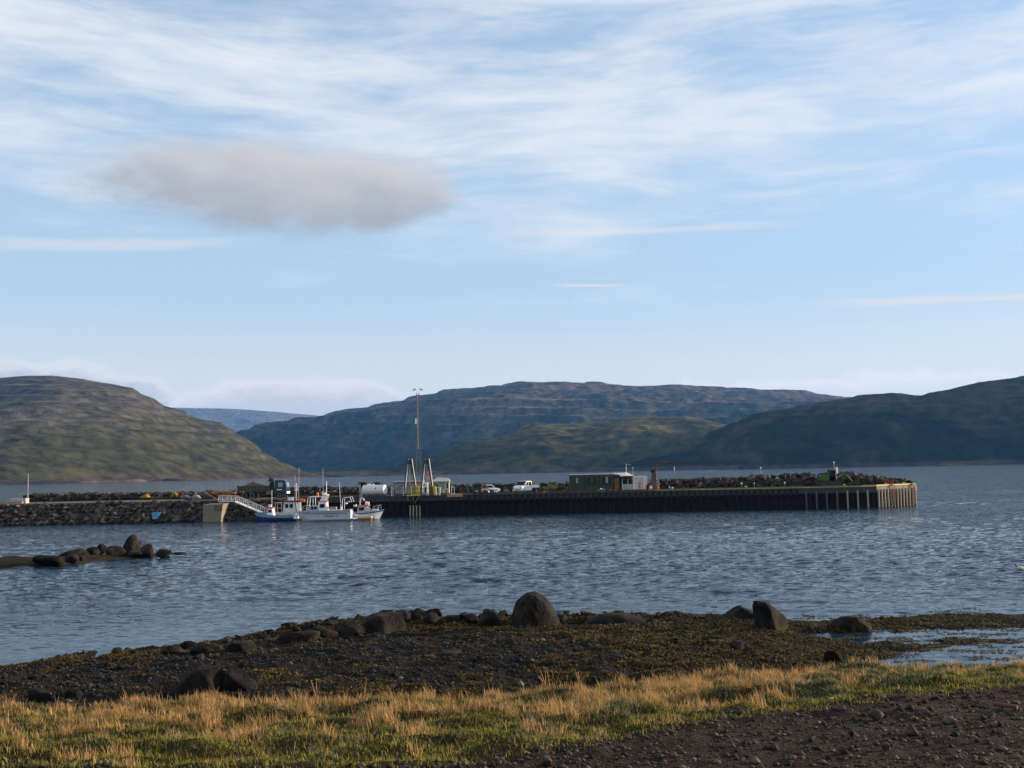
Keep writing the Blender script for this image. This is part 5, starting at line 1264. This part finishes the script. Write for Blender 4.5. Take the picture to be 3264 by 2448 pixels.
# gabled hut
e = TH('hut', 1407, 178.0, 'small pale green hut with a low gabled roof right of the hoists', 'hut', rz=0); hg = mat('hut_green', (.34, .38, .28), .7, var=.1); hgd = mat('hut_grey', (.20, .21, .21), .7)
MB().box((-.35, 0, 1.05), (2.0, 2.0, 2.1)).build('wall', hgd, e); MB().box((1.02, .0, 1.05), (.72, 2.0, 2.1)).build('end_wall', hg, e)
MB().box((.02, 0, 2.2), (3.0, 2.5, .08)).build('ceiling', hgd, e)
MB().add([(-1.6, -1.2, 2.25), (1.55, -1.2, 2.15), (1.55, 1.2, 2.15), (-1.6, 1.2, 2.25), (-.7, 0, 2.95), (1.3, 0, 2.8)], [(0, 1, 5, 4), (3, 4, 5, 2), (0, 4, 3), (1, 2, 5)]).build('roof', mat('hut_roof', (.38, .36, .32), .7), e)
MB().box((-.9, -1.02, 1.2), (.7, .04, 1.1)).build('window', glass, e); MB().box((1.1, -1.02, 1.5), (.25, .04, .9)).build('window', glass, e); MB().box((.85, -1.02, .55), (.22, .04, .4)).build('vent', dark, e); MB().box((.45, -1.3, .55), (.5, .5, .8)).build('box', hg, e)
# dark bins and hoses right of the hut
m = MB().tube([(0, 0, 0), (.2, 0, .8), (-.1, 0, 1.5)], .04).build('hose', greyp); m.location = (X_(1490, 174), 174, QZ); tag(m, 'bent grey hose standing up right of the hut', 'hose')
# cars
def car(px0, px1, y, yaw, L, W, H, body, label, glasscol=glass):
    e = TH('parked_car', (px0+px1)/2, y, label, 'car', rz=yaw)
    MB().prism([(-L/2, .35), (L/2, .35), (L/2, .75), (L/2-.15, .88), (L*.22, .98), (-L/2+.05, .98)], -W/2, W/2).build('body', body, e, bevel=.05)
    ca_ = MB().prism([(-L/2+.1, .98), (L*.24, .98), (L*.08, H-.05), (-L/2+.35, H)], -W/2+.08, W/2-.08).build('cabin', body, e, bevel=.05)
    for s in (-1, 1): MB().prism([(-L/2+.35, 1.03), (L*.17, 1.03), (L*.05, H-.14), (-L/2+.5, H-.12)], s*(W/2-.07), s*(W/2-.055)).build('side_window', glasscol, ca_)
    MB().box((L*.165, 0, (H+.98)/2), (.04, W-.35, .62), ry=-.58).build('windscreen', glasscol, ca_); MB().box((-L/2+.2, 0, (H+1.0)/2), (.04, W-.35, .45), ry=.4).build('rear_window', glasscol, ca_)
    for wx in (-L*.31, L*.31):
        for s in (-1, 1):
            w_ = MB().cyl((wx, s*(W/2-.22), .33), (wx, s*(W/2+.01), .33), .33, n=16).build('wheel', rubber, e); MB().cyl((wx, s*(W/2+.012), .33), (wx, s*(W/2+.03), .33), .19, n=12).build('rim', steel, w_)
    for s in (-1, 1): MB().box((L/2+.005, s*(W/2-.28), .72), (.03, .32, .16)).build('headlight', paleglass, e); MB().box((-L/2-.005, s*(W/2-.25), .78), (.03, .3, .16)).build('tail_light', redp, e)
    MB().box((-L/2-.02, 0, .55), (.03, .5, .12)).build('number_plate', white, e); MB().box((-L/2-.03, 0, .42), (.1, W, .16)).build('bumper', dark, e)
    return e
car(1545, 1568, 176.3, R(38), 3.9, 1.7, 1.55, mat('silver_paint', (.50, .53, .56), .3, .4, var=.03), 'silver car parked behind the dark one, left of the blue tub')
car(1522, 1547, 174.2, R(62), 3.2, 1.75, 1.75, mat('black_paint', (.012, .013, .015), .35, var=.05), 'black car parked beside the silver car left of the blue tub')
e = TH('fish_tub', 1570, 173.3, 'blue plastic tub with a white panel in front of the silver car', 'tub')
MB().box((0, 0, .42), (1.05, 1.0, .72)).build('tub', mat('tub_blue', (.02, .06, .25), .5), e, bevel=.05); MB().box((.38, -.51, .45), (.26, .02, .55)).build('label_panel', white, e); MB().box((0, 0, .04), (1.0, .9, .08)).build('pallet', timber, e)
e = MB().box((0, 0, .36), (1.0, .9, .70)).build('crate', mat('grey_crate', (.13, .14, .14), .8), bevel=.03); e.location = (X_(1615, 174.5), 174.5, QZ-.06); tag(e, 'dark grey crate left of the white pickup', 'crate')
# white double-cab pickup
e = TH('pickup_truck', 1677, 175.3, 'white double-cab pickup truck parked facing left on the quay', 'pickup', rz=R(180+52)); L = 4.9; W = 1.95
pw = bwhite
MB().prism([(.1, .45), (L/2, .45), (L/2+.02, .85), (L/2-.1, 1.15), (1.55, 1.32), (.1, 1.32)], -W/2, W/2).build('body', pw, e, bevel=.05)
cb = MB().prism([(-.45, .45), (1.7, .45), (1.62, 1.33), (.98, 2.05), (-.35, 2.05), (-.45, 1.9)], -W/2+.02, W/2-.02).build('cab', pw, e, bevel=.05)
for s in (-1, 1):
    MB().prism([(.62, 1.33), (1.42, 1.33), (.92, 1.9), (.62, 1.9)], s*(W/2-.015), s*(W/2+.0)).build('front_window', glass, cb); MB().prism([(-.28, 1.33), (.5, 1.33), (.5, 1.9), (-.24, 1.9)], s*(W/2-.015), s*(W/2+.0)).build('rear_window', glass, cb)
    MB().box((1.45, s*(W/2+.14), 1.4), (.12, .2, .24)).build('mirror', dark, cb)
    MB().box((-1.5, s*(W/2-.03), 1.12), (2.05, .05, .42)).build('bed_side', pw, e)
    MB().box((L/2+.02, s*.72, .92), (.05, .32, .2)).build('headlight', paleglass, e)
    for wx in (1.55, -1.6):
        w_ = MB().cyl((wx, s*(W/2-.25), .35), (wx, s*(W/2-.0), .35), .35, n=16).build('wheel', rubber, e); MB().cyl((wx, s*(W/2+.003), .35), (wx, s*(W/2+.02), .35), .2, n=12).build('rim', steel, w_)
MB().box((1.37, 0, 1.70), (.04, W-.3, .82), ry=-.73).build('windscreen', glass, cb); MB().box((L/2+.03, 0, .72), (.04, .9, .14)).build('grille', dark, e); MB().box((L/2+.05, 0, .48), (.12, 1.9, .2)).build('bumper', greyp, e)
MB().box((-1.5, 0, .9), (2.05, 1.9, .06)).build('bed_floor', greyp, e); MB().box((-2.55, 0, 1.12), (.05, 1.9, .42)).build('tailgate', pw, e); MB().box((-1.0, 0, .55), (3.0, .8, .2)).build('chassis', dark, e)
# skip
e = TH('skip', 1761, 177.0, 'olive yellow open skip left of the green building', 'skip')
MB().prism([(-.75, .7), (.75, .7), (.82, 1.25), (-.85, 1.25)], -.8, .8).build('container', mat('skip_olive', (.16, .14, .02), .7), e); MB().box((0, 0, .35), (1.4, 1.4, .66)).build('base', dark, e); MB().box((-.35, 0, 1.36), (.7, .8, .22)).build('load', mat('load_olive', (.13, .12, .02), .8), e)
for px, lb, c, h in ((1735, 'small orange can on the ground left of the skip', orange, .35), (1806, 'small rust-red drum against the left wall of the green building', rust, .9), (1796, 'low brown box beside the rust-red drum', mat('brown_crate', (.16, .09, .05), .8), .45)):
    d_ = MB().cyl((0, 0, 0), (0, 0, h), .28 if h > .4 else .15, n=10).build('drum', c); d_.location = (X_(px, 175.5), 175.5, QZ-.06); tag(d_, lb, 'drum')
# green building in sections
yG = 176.0; e = TH('site_building', 1817, yG, 'long low dark green prefabricated building with three window sections and a porch', 'building')
gg = mat('panel_green', (.045, .055, .046), .75, var=.12, scale=1); gd = mat('panel_dark_green', (.016, .018, .016), .7, var=.15); wtr = mat('trim_white', (.6, .57, .52), .6)
H = 2.62; gx_ = lambda px: w2(px-1817, yG)
MB().box((gx_(1888), 1.5, .15), (gx_(1960), 3.4, .28)).build('plinth', gravelm, e)
bounds = [1817, 1863, 1910, 1957]
for k in range(3):
    a, b = gx_(bounds[k]), gx_(bounds[k+1])
    MB().box(((a+b)/2, 1.5, .28+H/2), (b-a-.06, 3.0, H)).build('section', gg, e)
    MB().box(((a+b)/2, 1.5, .28+H+.05), (b-a-.12, 3.2, .10)).build('roof', wtr, e)
    n = 7
    for j in range(n+1): MB().box((a+.05+j*(b-a-.1)/n, -.02, .28+H/2), (.05, .05, H)).build('batten', gd, e)
    if k: 
        MB().box(((a+b)/2, -.03, 1.75), (1.6, .06, 1.25)).build('shutter', gd, e)
f_ = MB().box((gx_(1840), -.05, 1.95), (.50, .06, 1.05)).build('window', mat('blue_frame', (.03, .07, .14), .6), e); MB().box((gx_(1840), -.09, 1.95), (.34, .02, .88)).build('pane', paleglass, f_)
f_ = MB().box((gx_(1934.5), -.08, 1.95), (.52, .06, 1.15)).build('window', mat('blue_frame', ()), e); MB().box((gx_(1934.5), -.12, 1.95), (.38, .02, 1.05)).build('pane', paleglass, f_)
MB().box((gx_(1887), -.08, 1.85), (.36, .04, 1.0)).build('panel', mat('brown_panel', (.10, .055, .02), .8), e)
a, b = gx_(1957), gx_(2018)
MB().box(((gx_(1957)+gx_(1976))/2, 1.5, 1.55), (gx_(1976)-gx_(1957), 3.0, 2.5)).build('section', gd, e)
dr = MB().box((gx_(1966), -.03, 1.25), (.72, .06, 1.95)).build('door', mat('door_brown', (.17, .075, .02), .7), e)
MB().box((gx_(1999), 2.4, 1.45), (gx_(2018)-gx_(1978), .12, 2.6)).build('back_wall', dark, e)
for q in (1978, 2017): MB().box((gx_(q), -.9, 1.3), (.10, .10, 2.4)).build('porch_post', gd, e)
rf = MB().add([(gx_(1958), 2.6, 3.12), (gx_(2004), 2.6, 3.12), (gx_(2019), -1.1, 2.58), (gx_(1982), -1.1, 2.52), (gx_(1958), 2.6, 3.02), (gx_(2004), 2.6, 3.02), (gx_(2019), -1.1, 2.48), (gx_(1982), -1.1, 2.42)],
         [(0, 1, 2, 3), (4, 7, 6, 5), (0, 3, 7, 4), (3, 2, 6, 7), (2, 1, 5, 6), (1, 0, 4, 5)]).build('porch_roof', mat('sheet_roof', (.75, .70, .62), .5), e)
MB().box(((gx_(1982)+gx_(2019))/2, -1.14, 2.50), (gx_(2019)-gx_(1982), .05, .16)).build('fascia', redp, rf)
for k in range(4): MB().box((gx_(1968+k*11), .9, 2.875), (.04, 3.9, .05), rx=.147, rz=.35).build('seam', greyp, rf)
# white slatted panels
for a_, b_, lb in ((1984, 2035, 'white slatted fence panel in front of the porch'), (2035, 2059, 'short white slatted fence panel left of the davit')):
    e = TH('slatted_panel', a_, 173.6, lb, 'fence'); L = w2(b_-a_, 173.6)
    for k in range(7): MB().box((L/2, 0, .14+k*.165), (L, .04, .085)).build('slat', mat('slat_white', (.55, .54, .50), .7), e)
    for q in (.03, L*.5, L-.03): MB().box((q, .03, .6), (.07, .05, 1.2)).build('post', mat('slat_white', ()), e)
for px, lb in ((1984, 'curved grey pipe standing at the left end of the white fence'), (2002, 'curved grey pipe standing behind the middle of the white fence')):
    m = MB().tube([(0, 0, 0), (0, 0, 1.7), (.08, 0, 1.95), (.22, 0, 2.1)], .04).build('pipe', greyp); m.location = (X_(px, 174), 174, QZ); tag(m, lb, 'pipe')
lo = MB().box((0, 0, 0), (w2(42, 172.6), .5, .2)).build('white_beam', bwhite, bevel=.03); lo.location = (X_(2023, 172.6), 172.6, QZ+.14); tag(lo, 'long white beam lying on the quay below the fence', 'beam')
e = TH('container', 2040, 177.5, 'pale grey shipping container right of the porch', 'container'); L = w2(42, 177.5)
MB().box((0, 0, 1.25), (L, 2.4, 2.45)).build('box', mat('container_pale', (.46, .44, .44), .6), e); MB().box((0, -1.22, 2.42), (L, .06, .12)).build('top_frame', bwhite, e); MB().box((w2(12, 177), -1.22, 1.25), (.18, .06, 2.3)).build('stripe', bwhite, e)
for s in (-1, 1): MB().box((s*(L/2-.06), -1.22, 1.25), (.12, .08, 2.4)).build('corner_post', bwhite, e)
# lamp posts
e = TH('lamp_post', 1998, 178.5, 'lamp post with a slanting arm behind the porch roof', 'lamp post')
MB().cyl((0, 0, 0), (0, 0, 4.55), .07, .05, n=7).build('pole', steel, e); MB().box((.32, 0, 4.55), (.9, .14, .10), ry=.2).build('lamp_head', steel, e)
e = TH('mast', 2019, 172.8, 'thin pole with a small tip right of the porch', 'pole'); MB().cyl((0, 0, 0), (0, 0, 3.85), .07, .045, n=6).build('pole', greyp, e); MB().sphere((0, 0, 3.95), .10).build('lamp', steel, e)
# rusty davit crane
yV = 173.0; e = TH('davit_crane', 2088, yV, 'rusty brown davit crane with a curved jib', 'crane')
v_ = lambda px, py: (w2(px-2088, yV), 0, float(aty(px, py, yV)[2])-(QZ-.06))
MB().box((-.22, 0, 1.7), (.60, .5, 3.4)).build('column', mat('davit_column', (.09, .075, .07), .8, dirt=(.14, .06, .03)), e); MB().box((-.35, 0, 3.35), (.7, .5, .5)).build('winch_housing', mat('davit_column', ()), e)
MB().tube([(.22, -.15, 1.3), v_(2091, 1520), v_(2090, 1503), v_(2095, 1489), v_(2103, 1480), v_(2113, 1476)], .15, 8).build('jib', rust, e)
MB().tube([v_(2110, 1476), v_(2145, 1474)], .15, 8).build('jib_arm', rust, e); MB().box(v_(2147, 1473), (.5, .35, .40)).build('jib_head', rust, e); MB().box(v_(2112, 1475), (.4, .3, .35)).build('jib_knuckle', rust, e)
MB().cyl(v_(2151, 1474), v_(2151, 1489), .012, n=4).build('cable', dark, e); MB().cyl(v_(2151, 1488), v_(2152, 1500), .06, n=6).build('hook_block', white, e)
# people
def skin_mesh(name, pts_, edges, radii, m_, parent, sub=1):
    me = bpy.data.meshes.new(name); me.from_pydata(pts_, edges, []); o = bpy.data.objects.new(name, me); col.objects.link(o)
    o.modifiers.new('s', 'SKIN'); o.modifiers.new('u', 'SUBSURF').levels = sub
    for i, r in enumerate(radii): me.skin_vertices[0].data[i].radius = (r, r)
    me.skin_vertices[0].data[0].use_root = True
    bpy.context.view_layer.update(); ev = o.evaluated_get(bpy.context.evaluated_depsgraph_get()); nm = bpy.data.meshes.new_from_object(ev)
    bpy.data.objects.remove(o); nm.materials.clear(); nm.materials.append(m_)
    for p_ in nm.polygons: p_.use_smooth = True
    o = bpy.data.objects.new(name, nm); col.objects.link(o); o.parent = parent; return o
skin = mat('skin', (.50, .30, .22), .6, var=.05)
def person(px, y, rz, label, jacket, trousers, hat, bend=0.0, step=.12, reach=.0, z=QZ-.06, lr=1.0):
    e = TH('person', px, y, label, 'person', z=z, rz=rz)
    c, s = math.cos(bend), math.sin(bend)
    def up(x, yy, zz): return (x*1.0+s*zz, yy, .92+c*zz)        # torso leans towards +x
    pel = (0, 0, .92); chest = up(0, 0, .36); neck = up(0, 0, .56); head = up(.03, 0, .70); crown = up(.03, 0, .80)
    shL, shR = up(0, .19, .50), up(0, -.19, .50)
    elL = (shL[0]+.10+reach*.2, .26, shL[2]-.27+reach*.1); elR = (shR[0]+.10+reach*.2, -.26, shR[2]-.27+reach*.1)
    haL = (elL[0]+.16+reach*.1, .20, elL[2]-.16+reach*.1); haR = (elR[0]+.16+reach*.1, -.20, elR[2]-.16+reach*.1)
    kL, kR = (step*.6, .10, .49), (-step*.3, -.10, .49); aL, aR = (step, .11, .09), (-step, -.11, .09); tL, tR = (step+.16, .12, .04), (-step+.16, -.12, .04)
    skin_mesh('body', [pel, chest, neck, head, crown, shL, elL, haL, shR, elR, haR, (0, .09, .88), kL, aL, tL, (0, -.09, .88), kR, aR, tR],
              [(0, 1), (1, 2), (2, 3), (3, 4), (2, 5), (5, 6), (6, 7), (2, 8), (8, 9), (9, 10), (0, 11), (11, 12), (12, 13), (13, 14), (0, 15), (15, 16), (16, 17), (17, 18)],
              [.12, .13, .05, .10, .085, .06, .045, .04, .06, .045, .04, .09, .06, .045, .035, .09, .06, .045, .035], skin, e)
    skin_mesh('jacket', [up(0, 0, -.02), chest, up(0, 0, .50), shL, elL, tuple(np.array(haL)*.8+np.array(elL)*.2), shR, elR, tuple(np.array(haR)*.8+np.array(elR)*.2)], [(0, 1), (1, 2), (2, 3), (3, 4), (4, 5), (2, 6), (6, 7), (7, 8)], [.16, .18, .12, .085, .07, .06, .085, .07, .06], jacket, e)
    skin_mesh('trousers', [(0, 0, .93), (0, .09, .86), kL, (aL[0], aL[1], .13), (0, -.09, .86), kR, (aR[0], aR[1], .13)], [(0, 1), (1, 2), (2, 3), (0, 4), (4, 5), (5, 6)], [.15, .12, .085, .075, .12, .085, .075], trousers, e)
    for a, t_ in ((aL, tL), (aR, tR)): skin_mesh('boot', [(a[0]-.03, a[1], .10), (a[0]+.06, a[1], .06), t_], [(0, 1), (1, 2)], [.06, .06, .045], dark, e)
    MB().sphere((crown[0]-.02, 0, crown[2]-.02), (.115, .105, .10), 10, 6).build('hat', hat, e, smooth=True)
    return e
hiv = mat('hivis_orange', (.60, .20, .05), .7, var=.1); jg = mat('jacket_grey', (.14, .17, .22), .8); jd = mat('jacket_dark', (.03, .03, .035), .8); jb = mat('jacket_maroon', (.12, .03, .025), .8)
person(2098, 171.9, R(-100), 'person in a grey jacket and orange work trousers standing right of the davit column', jg, hiv, jg)
person(2063, 172.6, R(-10), 'person in dark clothes bending over at the left of the davit crane', jb, jd, jd, bend=.75, reach=1.2)
person(2039, 172.4, R(-60), 'person with dark hair in an orange vest behind the white fence', hiv, hiv, jd, bend=.15)
e = TH('winch', 2075, 172.2, 'small yellow and white winch at the foot of the davit crane', 'winch'); MB().cyl((-.25, 0, .45), (.25, 0, .45), .22, n=12).build('drum', mat('pale_orange', (.8, .5, .25), .6), e); MB().box((0, 0, .2), (.6, .5, .35)).build('frame', orange, e); MB().sphere((.05, 0, .75), .14).build('float', bwhite, e)
e = TH('capstan', 2137, 172.0, 'small pale mooring capstan leaning right of the person in orange trousers', 'capstan'); MB().cyl((-.25, 0, .75), (.1, 0, 0), .10, n=7).build('lever', greyp, e); MB().cyl((.05, 0, 0), (.05, 0, .3), .2, n=10).build('base', rust, e); MB().sphere((.35, 0, .45), .13).build('knob', bwhite, e)
e = MB().box((0, 0, .25), (w2(26, 172.5)*.5, .5, .5)).build('white_box', mat('box_pale', (.30, .34, .38), .6)); e.location = (X_(1921, 173), 173, QZ-.06); tag(e, 'pale box on the ground below the third section of the green building', 'box')
for px, lb in ((1908, 'left of two white floats on the ground by the green building'), (1916, 'right of two white floats on the ground by the green building')):
    s_ = MB().sphere((0, 0, .16), .16, 8, 6).build('float', bwhite, smooth=True); s_.location = (X_(px, 173.2), 173.2, QZ+.25 if px > 1912 else QZ-.02); tag(s_, lb, 'float')
# excavator on the breakwater foot
yE = 181.5; e = TH('excavator', 2645, yE, 'green excavator with a folded boom parked by the breakwater', 'excavator'); gr_ = mat('excavator_green', (.035, .085, .012), .5, var=.1)
x_ = lambda px, py: (w2(px-2645, yE), 0, float(aty(px, py, yE)[2])-(QZ-.06))
for y in (-.9, .9): MB().prism([(-1.6, .05), (1.5, .05), (1.75, .4), (1.5, .78), (-1.6, .78), (-1.85, .4)], y-.25, y+.25).build('track', dark, e)
MB().box((-.45, 0, 1.45), (2.5, 2.3, 1.0)).build('engine_house', gr_, e, bevel=.08)
cb = MB().prism([(-.35, 1.0), (.95, 1.0), (.85, 2.9), (-.35, 2.95)], -1.15, -.1).build('cab', dark, e, bevel=.04); MB().box((.30, -1.16, 2.2), (1.0, .03, 1.0)).build('side_window', glass, cb); MB().box((.94, -.62, 2.05), (.05, .95, 1.6)).build('front_window', mat('reflecting_glass', (.6, .68, .62), .15), cb)
MB().tube([(1.2, .1, 1.3), x_(2690, 1513), x_(2700, 1515), x_(2712, 1528)], .20, 6).build('boom', mat('boom_green', (.05, .09, .02), .6), e); MB().tube([x_(2710, 1526), x_(2733, 1549)], .13, 6).build('dipper_arm', mat('boom_green', ()), e)
MB().prism([(x_(2728, 0)[0], 1.0), (x_(2742, 0)[0], .6), (x_(2738, 0)[0], .1), (x_(2726, 0)[0], .2)], -.5, .5).build('bucket', dark, e); MB().tube([(1.3, .1, 1.6), x_(2680, 1518)], .06).build('hydraulic_ram', steel, e)
for px, top, lb in ((2427, 1492, 'thin post with a round lamp on the breakwater left of the excavator'), (2662, 1475, 'taller thin post with a lamp above the excavator')):
    c_ = float(crest(aty(px, top, YB)[0])); e = TH('light_post', px, YB-1, lb, 'light', z=c_-.8); h = float(aty(px, top, YB-1)[2])-(c_-.8)
    MB().cyl((0, 0, 0), (0, 0, h), .07, n=6).build('post', greyp, e); MB().sphere((.05, 0, h+.06), .15).build('lamp', bwhite, e)
e = TH('beacon', 2670, YB-1.2, 'short white and red harbour beacon on the breakwater', 'beacon', z=4.6); MB().cyl((0, 0, 0), (0, 0, .9), .26, n=10).build('base', redp, e); MB().cyl((0, 0, .9), (0, 0, 2.1), .18, n=10).build('column', bwhite, e); MB().sphere((-.15, 0, 2.3), .1).build('lamp', dark, e)
rb_ = MB().box((0, 0, .42), (1.3, .9, .9)).build('red_box', mat('red_box', (.16, .014, .018), .6), bevel=.03); rb_.location = (X_(2834, 181), 181, QZ-.06); tag(rb_, 'dark red box at the right end of the breakwater', 'box')
for px, lb in ((2365, 'small white sign plate on a stick left of the breakwater light post'), (2503, 'small white sign plate on a stick in front of the breakwater, left of the excavator'), (2405, 'short pale stake right of the yellow bollard by the breakwater')):
    e = TH('marker', px, 176, lb, 'marker'); MB().cyl((0, 0, 0), (0, 0, .8), .04, n=5).build('stick', greyp, e); MB().box((0, -.04, .9), (.30 if px != 2405 else .12, .03, .25)).build('plate', bwhite, e)
wb = MB().box((0, 0, 0), (w2(62, 174), .3, .14)).build('timber_beam', timber); wb.location = (X_(2180, 174.5), 174.5, QZ+.02); tag(wb, 'long pale timber lying on the deck left of the yellow kerb', 'beam')
for px, lb in ((1012, 'orange marker on the quay edge above the largest boat'),):
    s_ = MB().cyl((0, 0, 0), (0, 0, .9), .28, .2, n=9).build('orange_drum', mat('orange_drum', (.55, .14, .02), .7)); s_.location = (X_(px, 173.3), 173.3, 3.35); tag(s_, lb, 'drum')
# lattice light mast
yM = 181.0; bz = QZ-.06; top_ = aty(1326, 1253, yM); bx0 = float(aty(1335, 1560, yM)[0])
e = empty('light_mast', (bx0, yM, bz)); tag(e, 'tall slender lattice mast with two floodlights behind the hoists', 'mast'); H = float(top_[2])-bz
def hw(z): return .50-(.50-.22)*min(1, z/H*1.02)
cor = [(-1, -1), (1, -1), (1, 1), (-1, 1)]; stl = mat('mast_steel', (.10, .11, .12), .6)
for a, b in cor: MB().cyl((a*hw(0), b*hw(0), 0), (a*hw(H), b*hw(H), H), .035, n=4).build('corner_leg', stl, e)
nb = 26
for k in range(nb):
    z0, z1 = H*k/nb, H*(k+1)/nb
    m = MB()
    for i in range(4):
        a, b = cor[i], cor[(i+1) % 4]; 
        m.cyl((a[0]*hw(z0), a[1]*hw(z0), z0), (b[0]*hw(z1), b[1]*hw(z1), z1), .016, n=3); m.cyl((b[0]*hw(z0), b[1]*hw(z0), z0), (a[0]*hw(z1), a[1]*hw(z1), z1), .016, n=3)
    m.build('lattice_bay', stl, e)
MB().box((-.36, -.25, H*.72), (.26, .22, .95)).build('antenna_panel', bwhite, e)
MB().cyl((-.02, 0, H*.45), (-.02, 0, H*.97), .07, n=5).build('cable_run', mat('cable_grey', (.35, .38, .40), .6), e)
for s in (-1, 1):
    MB().cyl((s*.2, 0, H), (s*.28, 0, H+.55), .03, n=5).build('lamp_arm', steel, e); MB().box((s*.60, 0, H+.62), (.62, .35, .16), ry=s*.45).build('floodlight', mat('lamp_housing', (.09, .10, .12), .5), e)
# eider duck
p = onz(3248, 1815, 0); e = empty('duck', (p[0], p[1], .02)); tag(e, 'dark-headed duck with a pale body swimming near the right edge', 'duck')
MB().sphere((.06, 0, .08), (.26, .13, .13), 12, 8).build('body', mat('duck_body', (.55, .48, .44), .8), e, smooth=True); skin_mesh('neck_and_head', [(-.12, 0, .10), (-.17, 0, .24), (-.20, 0, .33), (-.30, 0, .31)], [(0, 1), (1, 2), (2, 3)], [.06, .045, .06, .018], dark, e)
# ------------------------------------------------------------------ haze
me = bpy.data.meshes.new('haze'); bm = bmesh.new(); bmesh.ops.create_cube(bm, size=1.0)
for v in bm.verts: v.co = Vector((v.co.x*23000, v.co.y*14500+6950, (v.co.z+.5)*896-6))
bm.to_mesh(me); bm.free(); hz = bpy.data.objects.new('haze', me); col.objects.link(hz)
m = bpy.data.materials.new('haze'); m.use_nodes = True; t = NT(m.node_tree); t.n.clear()
pv = t.node('ShaderNodeVolumePrincipled'); pv.inputs['Color'].default_value = (.12, .42, 1.0, 1); pv.inputs['Density'].default_value = HAZE; pv.inputs['Anisotropy'].default_value = .1
ou = t.node('ShaderNodeOutputMaterial'); t.l.new(pv.outputs[0], ou.inputs['Volume']); me.materials.append(m)
tag(hz, 'thin blue air haze over the fjord', kind='stuff')
